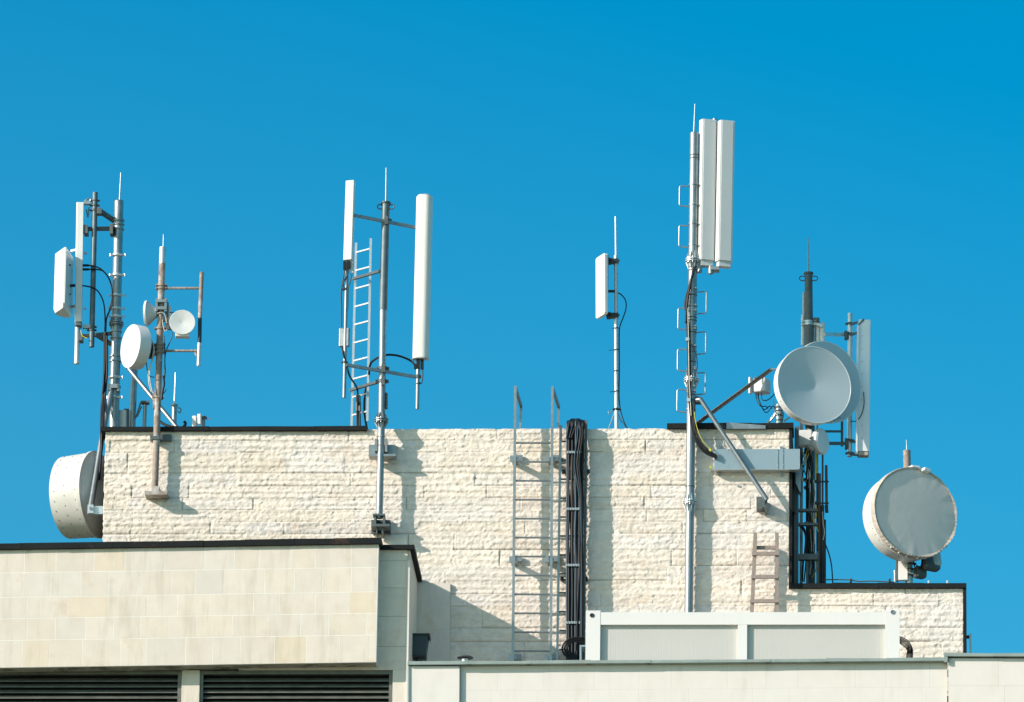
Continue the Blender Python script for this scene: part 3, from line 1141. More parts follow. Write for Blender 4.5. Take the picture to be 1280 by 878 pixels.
MB().tube([P(252.3, 340.5, YM), P(249.9, 398, YM)], .029, 12).build('side_pipe', rust, mC)
MB().tube([P(250, 396, YM), P(249.5, 430, YM)], .027, 12).build('side_pipe', cab_b, mC)
MB().tube([P(249.4, 429, YM), P(248.2, 457.5, YM)], .029, 12).build('side_pipe', galv_l, mC)
mb = MB()
for y in (357, 361, 431, 435, 441, 497, 411):
    x = 203.4 + (y - 310) * (193.6 - 203.4) / 302
    collar(mb, P(x, y, YM), axC, .049, .028)
mb.tube([P(244, 441, YM), P(246.5, 445, YM)], .02, 8)
px_box(mb, 191, 490, 194.8, 511, YM - .03, YM + .03)
mb.build('clamp', rust, mC)
mb = MB()
for y in (376, 385):
    px_box(mb, 195, y - 1.8, 208, y + 1.8, YM - .10, YM - .06)
    px_box(mb, 195, y - 1.8, 208, y + 1.8, YM + .06, YM + .10)
px_box(mb, 194.5, 373, 197, 389, YM - .09, YM + .09)
px_box(mb, 205.5, 373, 208.5, 389, YM - .09, YM + .09)
mb.build('mounting_frame', galv, mC)

# radio unit on C
a = P(210, 395, YM + .09)
t = thing('radio_unit', 'grey-white radio box clamped on the rusty mast between two small dishes', 'radio unit', a, 'outdoor radio units')
mb = MB().box(a, (.07, .14, .26), rotz(12), .012)
mb.build('housing', cream, t)
mb = MB().box(a + Vector((-.03, -.10, -.08)), (.08, .06, .07), rotz(12), .008)
mb.box(a + Vector((.0, -.08, .06)), (.02, .06, .2), rotz(12))
mb.build('bracket', galv_d, t)
for pts in ([(196, 392), (203, 391), (207, 396), (208, 404)], [(203, 400), (204, 408), (206, 414), (209, 412)]):
    MB().tube(smooth([P(x, y, YM - .08) for x, y in pts]), .006, 6).build('cable', cab_w, t)

# small left dish
c = P(185, 392, YM + .02)
d = dirv(-97)
t = thing('small_dish', 'small white dish seen edge-on, left side of the rusty mast top', 'antenna', c, 'small dishes of the rusty mast')
mb = MB().lathe(c, d, [(-.002, .165), (.0, .18), (.03, .18), (.034, .17), (.036, 0)], 48)
mb.build('radome', white, t)
mb = MB().lathe(c, d, [(0, .172), (-.115, .07), (-.13, .07), (-.13, 0)], 48)
mb.build('reflector_back', grey_p, t)
mb = MB().box(c - d * .145, (.05, .10, .12), rotz(-7), .01)
mb.build('mount', galv_d, t)

# small right dish
c = P(228, 403, YM - .10)
d = dirv(6)
t = thing('small_dish', 'small round white dish facing forward, inside the square frame of the rusty mast', 'antenna', c, 'small dishes of the rusty mast')
mb = MB().lathe(c - d * .03, d, [(0, .176), (.028, .180), (.034, .176), (.012, .012), (.012, 0)], 56)
mb.build('radome', white, t)
mb = MB().lathe(c - d * .03, d, [(0, .172), (-.09, .07), (-.13, .07), (-.13, 0)], 40)
mb.build('reflector_back', grey_p, t)
mb = MB().box(c + Vector((.0, .08, -.10)), (.20, .12, .20), rotz(6), .01)
mb.build('radio_housing', cream, t)
mb = MB().beam(P(206, 391, YM + .03), P(222, 391, YM + .03), .012, .014)
mb.beam(P(206, 409, YM), P(216, 411, YM), .05, .05)
mb.build('mount', galv_d, t)
MB().tube(smooth([P(216, 416, YM), P(214, 424, YM), P(208, 438, YM), P(206, 450, YM - .03), P(206.5, 465, YM - .05), P(204, 485, YM - .05)]), .008, 6).build('cable', cab_b, t)

# drum on C
c = P(163.2, 433, YM - .06)
d = dirv(-58)
t = thing('drum_antenna', 'medium white drum dish facing left, on the rusty mast', 'antenna', c, 'shrouded dish antennas')
rr = .312
mb = MB().lathe(c, d, [(.01, 0), (.008, rr * .9), (.004, rr - .006), (-.008, rr), (-.165, rr * .985), (-.175, rr * .96), (-.175, rr * .8)], 72)
mb.build('radome', white, t)
mb = MB().lathe(c, d, [(-.172, rr * .9), (-.19, rr * .75), (-.23, .12), (-.26, .12), (-.26, 0)], 48)
mb.build('reflector_back', galv_d, t)
mb = MB().box(c - d * .32, (.12, .13, .17), rotz(-58), .012)
mb.box(c - d * .30 + Vector((0, 0, -.08)), (.10, .10, .09), rotz(-58), .01)
mb.build('mount', rust_d, t)
for i, (pts, m__) in enumerate((([(189, 424), (192, 432), (191, 445), (188, 458), (187, 472), (190, 488), (192, 492)], cab_w),
                  ([(190, 426), (193, 438), (190, 452), (186, 462), (186, 478), (189, 490)], cab_w),
                  ([(183, 452), (184, 462), (187, 470), (193, 472)], cab_b),
                  ([(205, 420), (206, 440), (206, 460), (205, 475), (203, 492), (208, 487)], cab_b),
                  ([(204, 470), (205, 480), (203, 490), (202, 500)], cab))):
    MB().tube(smooth([P(x, y, YM - .08) for x, y in pts]), .008 if i != 4 else .018, 6).build('cable', m__, t)

# ---- roof ladder behind the centre mast
gl = 'rung ladders'
YL0 = .55
t = thing('roof_ladder', 'narrow pale metal ladder standing on the roof left of the centre mast', 'ladder', P(450, 540, YL0), gl)
la0, la1 = P(439.5, 534, YL0 + .12), P(445.2, 304, YL0 + .12)
lb0, lb1 = P(459.2, 527, YL0 - .12), P(463.6, 298.5, YL0 - .12)
for (a, b_) in ((la0, la1), (lb0, lb1)):
    a = a - (b_ - a) * .03 if a == la0 else a
    MB().beam(a, b_, .032, .040, hint=(0, 1, 0)).build('rail', galv_l, t)
for i in range(10):
    y = 316 + 22.6 * i
    xl = 445.2 + (y + 1 - 304) * (439.5 - 445.2) / 230
    xr = 463.6 + (y - 5 - 298.5) * (459.2 - 463.6) / 228.5
    MB().beam(P(xl, y, YL0 + .12), P(xr, y - 5, YL0 - .12), .022, .020).build('rung', galv_l, t)
for (pa, pb) in (((441.5, 348.8), (477, 338.5)), ((438, 488), (473, 477.5))):
    MB().beam(P(*pa, YL0 + .05), P(*pb, -.20), .04, .035).build('stay_bar', galv_d, t)

# ---- E: centre mast
YE = -.25
E0, E1 = P(474, 648, YE), P(482.3, 254, YE)
mE = thing('antenna_mast', 'galvanised centre mast on two wall brackets, carrying a slim and a wide panel antenna', 'mast', E0, gA)
axE = (E1 - E0).normalized()
eM = P(477, 520, YE)
MB().tube([E0, eM, P(479, 385, YE)], [.049, .049, .050], 20).build('pole', galv, mE)
MB().tube([P(478.95, 388, YE), E1], .056, 20).build('upper_pole', galv_m, mE, label='darker upper length of the mast')
mb = MB().lathe(E1, axE, [(-.012, .05), (-.012, .07), (.012, .07), (.012, 0)], 20)
for sx in (-1, 1):
    mb.tube(smooth([P(482.3 + sx * 4, 257, YE - .02), P(482.3 + sx * 9, 256, YE - .02), P(482.3 + sx * 10.5, 259, YE - .02), P(482.3 + sx * 8, 261.5, YE - .02), P(482.3 + sx * 4, 261, YE - .02)]), .009, 6)
mb.build('mast_cap', galv_d, mE)
lightning_rod(mE, P(482.3, 254, YE), P(482.7, 210, YE))
mb = MB()
flange(mb, P(476.7, 526, YE), axE, .05, .10, .10)
mb.build('flange', galv, mE)
mb = MB()
px_box(mb, 461, 556, 494.5, 570, -.09, -.04)
px_box(mb, 461, 567.5, 494.5, 570.2, YE - .03, -.085)
px_box(mb, 468.5, 548.5, 472, 564, YE - .05, -.085)
px_box(mb, 481, 548, 484, 565, YE - .05, -.085)
mb.build('wall_bracket', galv, mE)
mb = MB()
for y in (547, 558):
    x = 474 + (648 - y) * 8.3 / 394
    mb.lathe(P(x, y, YE), axE, [(0, .049), (0, .055), (.014, .055), (.014, .049)], 18)
mb.build('clamp_rings', rust, mE)
mb = MB()
px_box(mb, 464, 650, 488, 667, -.09, -.04)
px_box(mb, 464, 655, 487, 658, YE - .10, -.085)
px_box(mb, 466, 642, 481, 644.5, YE - .08, YE + .08)
px_box(mb, 467.5, 644, 470, 656, YE - .06, -.085)
px_box(mb, 478.5, 644, 481, 656, YE - .06, -.085)
px_box(mb, 470, 656, 471.5, 667, YE - .05, -.085)
px_box(mb, 477, 656, 479, 667, YE - .05, -.085)
mb.build('foot_bracket', galv_d, mE)
MB().beam(P(443, 269.5, YE - .22), P(519.5, 284.5, YE + .13), .035, .042).build('cross_arm', galv, mE)
MB().beam(P(433, 456.3, YE - .22), P(520.5, 471.5, YE + .13), .035, .042).build('cross_arm', galv, mE)
mb = MB()
for (x, y) in ((481.8, 276), (478.4, 461), (477.8, 477)):
    collar(mb, P(x, y, YE), axE, .053, .05)
    px_box(mb, x - 1, y - 6, x + 3, y + 4, YE - .09, YE - .05)
mb.build('arm_clamp', galv_d, mE)
mb = MB()
px_box(mb, 481.5, 491, 484, 511, YE - .02, YE + .02)
for k in range(5):
    px_box(mb, 483.5, 492.5 + k * 4, 484.6, 494 + k * 4, YE - .025, YE + .025)
mb.build('terminal_strip', dark, mE)

# left slim panel
YP = YE - .22
a0, a1 = P(435.2, 325.5, YP), P(438.3, 226.5, YP)
t = thing('panel_antenna', 'slim cream panel antenna on the left arm of the centre mast', 'antenna', a0, gp)
mb = MB()
panel_prism(mb, a0, a1, .125, .07, -14, .012)
mb.build('radome', cream, t)
MB().tube([P(433.6, 326, YP + .03), P(430.2, 497.5, YP + .03)], .026, 12).build('mounting_pipe', galv, t)
mb = MB()
px_box(mb, 429, 326.5, 433, 337, YP - .02, YP + .02)
px_box(mb, 434, 326.5, 438, 336, YP - .03, YP)
mb.build('connector', cab, t)
px_b = MB()
px_box(px_b, 438, 326, 441.5, 341, YP, YP + .05).build('junction_box', grey_p, t)
mb = MB()
collar(mb, P(431.5, 362, YP + .03), (0, 0, 1), .028, .03)
collar(mb, P(430.8, 453, YP + .03), (0, 0, 1), .028, .03)
mb.beam(P(429, 350, YP), P(427, 359, YP), .025, .02)
mb.build('clamp', galv_d, t)
mb = MB()
mb.box(P(430.6, 422.3, YP + .05), (.145, .07, .27), rotz(-10), .012)
mb.build('junction_box', galv, t)
MB().tube(smooth([P(431, 337, YP - .01), P(429, 350, YP), P(426.5, 365, YP), P(427, 385, YP), P(427, 409, YP)]), .009, 6).build('cable', cab, t)
MB().tube(smooth([P(436, 336, YP - .02), P(434, 345, YP), P(429, 353, YP), P(430, 362, YP)]), .009, 6).build('cable', cab, t)
MB().tube(smooth([P(428, 435, YP + .03), P(429, 442, YP), P(433, 455, YP + .03), P(437, 470, YP + .1), P(446, 485, .3), P(447.5, 500, .4), P(448.3, 520, .5), P(449, 538, .5)]), .013, 8).build('cable', cab, t)
MB().tube(smooth([P(440, 341, YP), P(438, 352, YP), P(435.5, 360, YP), P(435, 380, YP), P(434.5, 388, YP)]), .007, 6).build('cable', cab, t)

# right wide panel
YP = YE + .12
a0, a1 = P(525.5, 448, YP), P(530.4, 246, YP)
t = thing('panel_antenna', 'wide rounded cream panel antenna on the right arm of the centre mast', 'antenna', a0, gp)
mb = MB()
panel_prism(mb, a0, a1, .225, .15, -6, .085, 0, 8)
mb.build('radome', cream, t)
mb = MB()
panel_prism(mb, P(530.4, 245.8, YP), P(530.4, 244.3, YP), .20, .13, -6, .08, 0, 8)
panel_prism(mb, P(525.4, 449.2, YP), P(525.4, 448.2, YP), .23, .155, -6, .085, 0, 8)
mb.build('end_cap', grey_p, t)
mb = MB()
px_box(mb, 520.5, 449.5, 524.5, 460, YP - .03, YP + .02)
px_box(mb, 525.5, 449.5, 529.5, 461, YP - .02, YP + .03)
px_box(mb, 517.5, 455, 521, 461, YP - .01, YP + .03)
mb.build('connector', cab, t)
MB().tube([P(522.7, 450, YP + .02), P(521.6, 511.5, YP + .02)], .027, 12).build('mounting_pipe', galv, t)
mb = MB()
collar(mb, P(522.4, 471, YP + .02), (0, 0, 1), .028, .05)
collar(mb, P(522.1, 480, YP + .02), (0, 0, 1), .028, .015, False)
mb.build('clamp', galv_d, t)
MB().tube(smooth([P(519, 457, YP), P(513, 451, YE + .2), P(503, 446.5, YE + .15), P(492, 444, YE + .1), P(480, 444.5, YE + .08), P(468, 450, .2), P(462.5, 457, .35), P(460.5, 475, .45), P(456.5, 490, .5), P(455.5, 515, .5), P(459, 538, .5)]), .016, 8).build('cable', cab, t)
MB().tube(smooth([P(528, 461, YP), P(528.5, 470, YP - .03), P(527, 479, YP - .03), P(523, 478, YP - .05)]), .008, 6).build('cable', cab, t)
mb = MB()
for x in (446, 449.5):
    MB().tube(smooth([P(x, 494, .45), P(x + .3, 515, .45), P(x + .6, 540, .45)]), .013, 8).build('cable', cab, t)
    mb.tube([P(x, 503, .45), P(x + .2, 514, .45)], .020, 8)
mb.build('cable_joint', galv_d, t)

# ---- F: front wall ladder
YF = -.27
t = thing('wall_ladder', 'grey steel access ladder with tall hand rails fixed to the rough stone wall', 'ladder', P(665, 828, YF), gl)
zf = ZFLOOR
railL = [P(641.2, 815, YF), P(644.3, 483, YF)]
railR = [P(688.4, 815, YF), P(690.6, 483.5, YF)]
for a, b_ in (railL, railR):
    lo = a + (a - b_).normalized() * ((a.z - zf) / abs((a - b_).normalized().z))
    MB().beam(lo, b_, .036, .05, hint=(0, 1, 0)).build('rail', galv, t)
for (x1, y1, x2, y2, x3) in ((644.3, 484.5, 651.5, 508, 650), (690.6, 485, 698.6, 509, 697.5)):
    p = P(x1, y1, YF)
    q = P(x2, y2, YF + .86)
    q = Vector((q.x, q.y, q.z))
    MB().beam(p, q, .036, .045).build('hand_rail_return', galv, t)
    e = P(x3, 540, YF + .86)
    MB().beam(q + Vector((0, 0, .02)), e, .034, .045, hint=(0, 1, 0)).build('rear_rail', galv, t)
for i in range(13):
    y = 554 + 23.65 * i
    if y > 842:
        break
    f_ = (y - 483) / 332
    MB().tube([P(644.3 - 3.1 * f_, y, YF), P(690.6 - 2.2 * f_, y, YF)], .014, 8).build('rung', galv, t)
for y in (573, 699, 822):
    for x in (642.5, 688):
        f_ = (y - 573) * .008
        mb = MB()
        px_box(mb, x - 5 - f_, y - 3.5, x - 1 - f_, y + 4, YF - .02, YF + .02)
        px_box(mb, x - 3 - f_, y - 1.5, x + 1 - f_, y + 2.5, YF - .01, -.02)
        px_box(mb, x + 2 - f_, y - 4, x + 11 - f_, y + 3, -.085, -.045)
        px_box(mb, x + 2 - f_, y - 1.5, x + 5 - f_, y + 2, YF, -.08)
        mb.build('wall_bracket', galv, t)

# ---- cable ladder and cable bundle
YQ = -.16
t = thing('cable_ladder', 'narrow galvanised cable ladder on the wall behind the thick black cables', 'cable ladder', P(715, 828, YQ))
xq0, xq1 = 699.8, 733
for (x0, x1, ytop, mm) in ((700.8, 696.5, 533, galv), (732.8, 729.5, 526, galv_d)):
    a, b_ = P(x1, 826, YQ), P(x0, ytop, YQ)
    lo = a + (a - b_).normalized() * .2
    MB().beam(lo, b_, .032, .06, hint=(0, 1, 0)).build('rail', mm, t)
MB().beam(P(700.9, 552, YQ - .002), P(700.95, 532.5, YQ - .002), .034, .063, hint=(0, 1, 0)).build('rail_end', rust, t)
for i in range(13):
    y = 552 + 23.65 * i
    MB().beam(P(699, y, YQ + .02), P(731, y, YQ + .02), .02, .02).build('rung', galv_d, t)
mb = MB()
for (x, y) in ((704.5, 590), (735, 590), (702.5, 724), (732.5, 724)):
    mb.box(P(x, y, -.07), (.05, .06, .055), None, .008)
mb.build('wall_fixing', dark, t)

t = thing('cable_bundle', 'thick bundle of black feeder cables hanging down the middle of the stone wall', 'cables', P(718, 828, YQ), 'feeder cable runs')
rc = random.Random(3)
ncab = 10
for i in range(ncab):
    x_t = 709.0 + i * 2.2
    x_b = 708.6 + i * 2.12
    top = 527.5 - 3.5 * math.sin(math.pi * (i + .5) / ncab) + rc.uniform(-.7, .7)
    Y = YQ - .055 - (i % 2) * .012
    pts = [P(x_t + 3, 541, .55), P(x_t + 2.5, top + 5.5, .35), P(x_t + 1.5, top + .6, .1), P(x_t + .6, top + 1.5, YQ - .0), P(x_t - .2, top + 8, Y)]
    sw = rc.uniform(-1.2, 1.2)
    for y in (565, 600, 636, 670, 706.5, 742, 778, 800):
        f_ = (y - 535) / 290
        wob = 0 if y in (565, 636, 706.5, 778) else rc.uniform(-1, 1) * .5 + (sw if y in (600, 670) else 0)
        pts.append(P(x_t + (x_b - x_t) * f_ + wob, y, Y + rc.uniform(-.006, .006)))
    lastx = x_b
    pts.append(P(lastx, 845, Y))
    MB().tube(smooth(pts, 5), .0158, 8).build('cable', cab if i % 5 else cab_b, t)
for k, (dx, x2) in enumerate(((0, 726), (3.5, 727.5), (6, 722))):
    Y = YQ - .10
    MB().tube(smooth([P(708 + dx, 548, Y), P(712 + dx * 1.5, 527 + k, YQ - .04), P(718 + dx, 524.5 + k * .7, .05), P(721 + dx, 527, YQ - .02), P(722 + dx, 545, Y), P(718 + dx, 580, Y), P(724 + dx * .5, 620, Y), P(727, 680, Y), P(x2, 760, Y), P(x2 - 1, 840, Y)], 6), .012, 8).build('cable', cab if k else cab_b, t)
mb = MB()
for y in (565.5, 636.5, 706.7, 778.5):
    for k in range(9):
        x = 709.6 + 2.05 * k - (y - 565) * .008
        mb.box(P(x, y, YQ - .088), (.013, .022, .034), Matrix.Rotation(R(14), 3, 'Y'))
mb.build('cable_cleat', galv_l, t)
mb = MB()
# flat loops of spare cable at the foot
for k in range(3):
    r_ = 13 + 3.0 * k
    cx_, cy_ = 721.5, 811
    pts = [P(731, cy_ - r_ * .55 - k, YQ - .16)]
    for an in range(75, 265, 14):
        pts.append(P(cx_ + (r_ * .98) * math.cos(R(an)), cy_ - r_ * .72 * math.sin(R(an)), YQ - .16 - .01 * k))
    pts.append(P(cx_ + 4, cy_ + 25, YQ - .14))
    MB().tube(smooth(pts, 3), .014, 8).build('cable_loop', cab, t)
bx_ = MB()
px_box(bx_, 724.5, 807.5, 726.6, 830, -.8, -.55)
px_box(bx_, 724.5, 806.5, 732, 808.5, -.802, -.548)
o_ = bx_.build('metal_stand', tray, None, origin=P(728, 830, -.7))
tag(o_, 'small pale blue metal frame between cable coil and white cabin', 'frame')

# ---- G: thin mast with one box antenna
YG = .45
G0, G1 = P(770.9, 540, YG), P(769.9, 320, YG)
G0.z = ZT - .05
mG = thing('antenna_mast', 'thin bright guyed mast with one box antenna, between the wall ladder and tallest mast', 'mast', G0, gA)
MB().tube([G0, G1], .030, 14).build('pole', galv_l, mG)
MB().tube([P(769.9, 322, YG), P(769.4, 271, YG)], .013, 8, r2=.011).build('whip', galv_l, mG)
mb = MB()
for pts in (([770, 511], [760.5, 537]), ([770, 511], [776, 526], [783.5, 535]), ([769, 512], [769, 520], [771, 528])):
    mb.tube([P(x, y, YG + (.1 if i else -.02)) for i, (x, y) in enumerate(pts)], .007, 6)
mb.tube([P(760.5, 514, YG), P(760.8, 518, YG), P(764, 515, YG), P(768, 513, YG)], .006, 6)
mb.build('guy_wire', galv, mG)
mb = MB()
collar(mb, P(770.6, 512, YG), (0, 0, 1), .031, .03)
for (y, dx) in ((410.5, -5), (437.5, -9), (464, -3), (489.5, -8)):
    x = 770.3
    mb.lathe(P(x, y, YG), (0, 0, 1), [(-.006, .03), (-.006, .036), (.006, .036), (.006, .03)], 12)
    mb.tube([P(x - 1, y, YG - .03), P(x + dx, y + .6, YG - .05)], .005, 5)
mb.build('cable_tie', dark, mG)
a0, a1 = P(752.0, 396, YG - .08), P(751.8, 320, YG - .08)
t = thing('box_antenna', 'single cream box antenna on the thin mast between ladder and tall mast, facing left', 'antenna', a0, 'box antennas')
mb = MB()
panel_prism(mb, a0, a1, .30, .055, -63, .02, .022)
mb.build('radome', cream, t)
mb = MB()
M_ = rotz(-63)
mb.box((a0 + a1) / 2 + M_ @ Vector((0, .034, 0)), (.285, .012, (a1 - a0).length * .95), M_)
mb.build('back_plate', galv, t)
mb = MB()
for y in (325, 393):
    px_box(mb, 757, y - 3, 763, y, YG - .08, YG + .02)
    px_box(mb, 758, y + 1.5, 763, y + 4, YG - .08, YG + .02)
    px_box(mb, 762, y - 2, 773, y + 3, YG - .06, YG + .05)
    px_box(mb, 771, y, 774.5, y + 1.2, YG - .02, YG + .02)
mb.tube([P(756, 364.3, YG - .05), P(767.5, 364.3, YG - .02)], .020, 8)
mb.tube([P(756, 364.3, YG - .05), P(759, 364.3, YG - .04)], .030, 8)
mb.build('mounting_bracket', dark, t)
MB().tube(smooth([P(772, 366, YG), P(777, 369, YG), P(782, 376, YG), P(782.5, 386, YG), P(779, 397, YG), P(775, 408, YG), P(774, 420, YG), P(774.2, 460, YG), P(774, 500, YG), P(778, 522, YG), P(784, 536, YG)], 5), .009, 6).build('cable', cab, t)

# ---- H: tall mast
YH = -.14
H0_, H1 = P(860.7, 775, YH), P(868, 167, YH)
mH = thing('antenna_mast', 'tallest galvanised mast with step irons, standing in front of the stone wall behind the cabin', 'mast', H0_, gA)
axH = (H1 - H0_).normalized()
base = H0_ - axH * (H0_.z - ZFLOOR)
fl1 = P(865.2, 328, YH)
fl1 = H0_.lerp(H1, (775 - 328) / 608)
MB().tube([base, H0_.lerp(H1, .24), H0_.lerp(H1, .245), fl1, fl1 + axH * .01, H1], [.058, .058, .062, .062, .062, .062], 22).lathe(H1, axH, [(0, .062), (.004, .064), (.006, 0)], 22).build('pole', galv, mH)
lightning_rod(mH, P(867.2, 168, YH), P(868.7, 130, YH))
for y, rr in ((328, .108), (478, .108), (630.5, .098)):
    mb = MB()
    flange(mb, H0_.lerp(H1, (775 - y) / 608), axH, .062, rr, .12)
    mb.build('flange', galv_l, mH)
mb = MB()
for y in (195, 199, 337, 341, 372, 386, 400, 404, 412, 419, 456, 497, 504, 611):
    mb.lathe(H0_.lerp(H1, (775 - y) / 608) - axH * .008, axH, [(0, .062), (0, .067), (.016, .067), (.016, .062)], 20)
mb.build('clamp_rings', galv_d, mH)


def step(side, y0, y1, Y=YH):
    p = H0_.lerp(H1, (775 - y0) / 608)
    q = H0_.lerp(H1, (775 - y1) / 608)
    x, _ = proj((p + q) / 2)
    xo = x + side * 17.5
    y_in = -3 if side < 0 else 0
    mb = MB()
    mb.tube([P(x, y0 + 1.5, Y - .03), P(x + side * 15, y0, Y + side * .0), P(xo - side * .6, y0 + .6, Y), P(xo, y0 + 2.5, Y), P(xo - .3, y1 - 2.5, Y), P(xo - side * .9, y1 - .8, Y), P(x + side * 14, y1 - .3, Y), P(x, y1 + 1.5, Y - .03)], .0095, 8)
    mb.lathe(p - axH * .010, axH, [(0, .062), (0, .070), (.02, .070), (.02, .062)], 18)
    mb.lathe(q - axH * .010, axH, [(0, .062), (0, .070), (.02, .070), (.02, .062)], 18)
    mb.tube([p + Vector((.045, -.06, 0)), p + Vector((.045, -.085, 0))], .013, 6)
    mb.tube([q + Vector((.045, -.06, 0)), q + Vector((.045, -.085, 0))], .013, 6)
    mb.build('step_iron', galv, mH)


for s_, y0, y1 in ((-1, 232.5, 258), (-1, 282, 309), (1, 364.5, 392), (1, 415, 442.5), (1, 466, 493), (-1, 385.5, 412), (-1, 436.5, 464), (-1, 487, 515)):
    step(s_, y0, y1)
# brace to the wall
mb = MB().tube([P(871, 500.5, YH - .04), P(876, 500, YH - .10), P(958.5, 625, -.255)], .034, 14)
mb.build('brace_pipe', galv, mH)
mb = MB()
px_box(mb, 868, 496, 877, 504, YH - .04, YH + .04)
mb.tube([P(867, 500, YH), P(875, 500, YH)], .05, 10)
px_box(mb, 945.5, 621, 952.5, 636, -.20, -.03)
px_box(mb, 952, 623, 956, 634, -.27, -.03)
mb.lathe(P(959.5, 633, -.26), (.2, -1, 0), [(-.05, 0), (-.05, .045), (.02, .045), (.02, 0)], 10, smooth=False)
px_box(mb, 956.5, 623, 959, 639, -.25, -.03)
mb.build('brace_fitting', galv_d, mH)

# twin panels
YT = YH + .02
gt = 'twin panel antennas on the tallest mast'
for k, (xt, xb, yt, yb, lab) in enumerate(((885.3, 882.3, 151.3, 327, 'left of the two tall white panel antennas at the top of the tallest mast'),
                                           (907.9, 904.6, 152.6, 328, 'right of the two tall white panel antennas at the top of the tallest mast'))):
    a0, a1 = P(xb, yb, YT), P(xt, yt, YT)
    t = thing('panel_antenna', lab, 'antenna', a0, gt)
    mb = MB()
    w_, d_ = .222, .14
    M_ = rotz(18)
    # chamfered white housing
    prof = [(-w_ / 2, d_ / 2), (-w_ / 2 - .012, d_ * .1), (-w_ / 2 + .012, -d_ / 2), (w_ / 2 - .012, -d_ / 2), (w_ / 2 + .008, -d_ * .2), (w_ / 2, d_ / 2)]
    mb.extrude([a0 + M_ @ Vector((x, y, 0)) for x, y in prof], a1 - a0)
    mb.build('housing', white, t)
    mb = MB()
    q0 = a0 + M_ @ Vector((0, -d_ / 2 - .004, 0)) + (a1 - a0) * .003
    mb.beam(q0, q0 + (a1 - a0) * .994, w_ - .062, .010, hint=M_ @ Vector((0, 1, 0)))
    mb.build('radome', grey_p, t)
    mb = MB()
    mb.extrude([a0 + M_ @ Vector((x * .82, y * .8, -.075)) for x, y in prof], Vector((0, 0, .073)))
    mb.build('end_cap', grey_p, t)
mb = MB()
px_box(mb, 888, 333, 899, 337, YT - .06, YT + .10)
mb.tube([P(888.5, 333, YT), P(888.5, 342.5, YT)], [.045, .040], 12)
mb.tube([P(893.5, 149, YT), P(893.5, 154, YT)], .035, 10)
mb.beam(P(868, 337, YH), P(882, 331, YT), .05, .05)
mb.beam(P(868, 196, YH), P(877, 192, YT + .05), .05, .05)
mb.tube([P(874, 337, YH), P(874, 341, YH)], .04, 8)
mb.build('antenna_bracket', galv, mH)
mb = MB()
mb.beam(P(896.6, 155, YT + .05), P(893.4, 326, YT + .05), .10, .03, hint=(0, 1, 0))
mb.build('backing_rail', galv_d, mH)
# feeder cables
t = thing('antenna_cables', 'black and pale feeder cables strapped to the tallest mast and curving into the grey tray', 'cable', P(866, 500, YH - .08), 'feeder cable runs')
for i, (pts, mm, r_) in enumerate((([(869, 333), (866, 345), (861, 360), (857.5, 372), (856.5, 384), (860, 400), (861.5, 420), (862.5, 460), (863, 490), (864.5, 510), (866, 530), (870, 548), (881, 563), (896, 571)], cab, .014),
                                   ([(867, 334), (864, 350), (860, 368), (858, 380), (858.5, 400), (859.8, 430), (860.6, 470), (861.5, 500), (864, 530), (869, 550), (880, 565), (896, 573)], cab, .014),
                                   ([(865, 345), (861, 365), (858.5, 385), (857.6, 400), (857, 404)], cab, .018),
                                   ([(868, 505), (867.5, 520), (869, 537), (875, 552), (885, 563), (896, 569.5)], cab, .013),
                                   ([(859.6, 385), (860.4, 410), (861, 450), (861.5, 475), (863, 500), (864, 520)], cab_w, .006),
                                   ([(864, 430), (869, 440), (871.5, 452), (871, 462), (868, 470)], cab, .007),
                                   ([(868, 515), (869, 525), (873, 540), (879, 552), (888, 561.5)], cab_y, .005))):
    MB().tube(smooth([P(x, y, YH - .085 - .004 * i) for x, y in pts], 5), r_, 8).build('cable', mm, t)
mb = MB()
for (x, y) in ((858.5, 424), (860, 500)):
    px_box(mb, x - 1.5, y - 2, x + 3, y + 2, YH - .115, YH - .06)
mb.build('cable_cleat', galv_l, t)

# ---- grey tray
YR = -.10
t = thing('cable_tray', 'blue-grey sheet-metal cable tray fixed horizontally across the top of the stone wall', 'cable tray', P(945, 575, YR))
tz0, tz1 = P(945, 586.5, -.175).z, P(945, 561.5, -.175).z
tx0, tx1 = P(892.8, 574, -.175).x, P(998.5, 574, -.175).x
mb = MB()
prism_box(mb, tx0, tx1, -.175, -.03, tz0, tz1)
mb.build('tray_cover', tray, t)
mb = MB()
prism_box(mb, tx0 - .05, tx1, -.18, -.04, tz0 - .008, tz0 - .002)
prism_box(mb, tx1 + .002, tx1 + .012, -.18, -.04, tz0, tz1)
mb.build('tray_edge', galv_l, t)
mb = MB()
for x in (972.5, 979):
    px_box(mb, x - .4, 562, x + .4, 586, -.181, -.1765)
px_box(mb, 975, 558, 978.5, 595, -.06, -.045)
px_box(mb, 898, 557, 901, 594, -.06, -.045)
mb.build('tray_strap', galv, t)
mb = MB()
for (x, y) in ((909.5, 563), (909, 582), (972.5, 566), (972.5, 582), (979, 567), (979, 581)):
    mb.lathe(P(x, y, -.177), (0, -1, 0), [(0, .008), (.005, .006), (.006, 0)], 8)
mb.build('screws', galv_l, t)
mb = MB()
mb.tube([P(887, 561.5, -.26), P(889, 563.5, -.26)], .02, 8)
mb.tube([P(886.5, 584, -.26), P(889.5, 585, -.26)], .018, 8)
mb.build('cable_tag', cab_y, t)

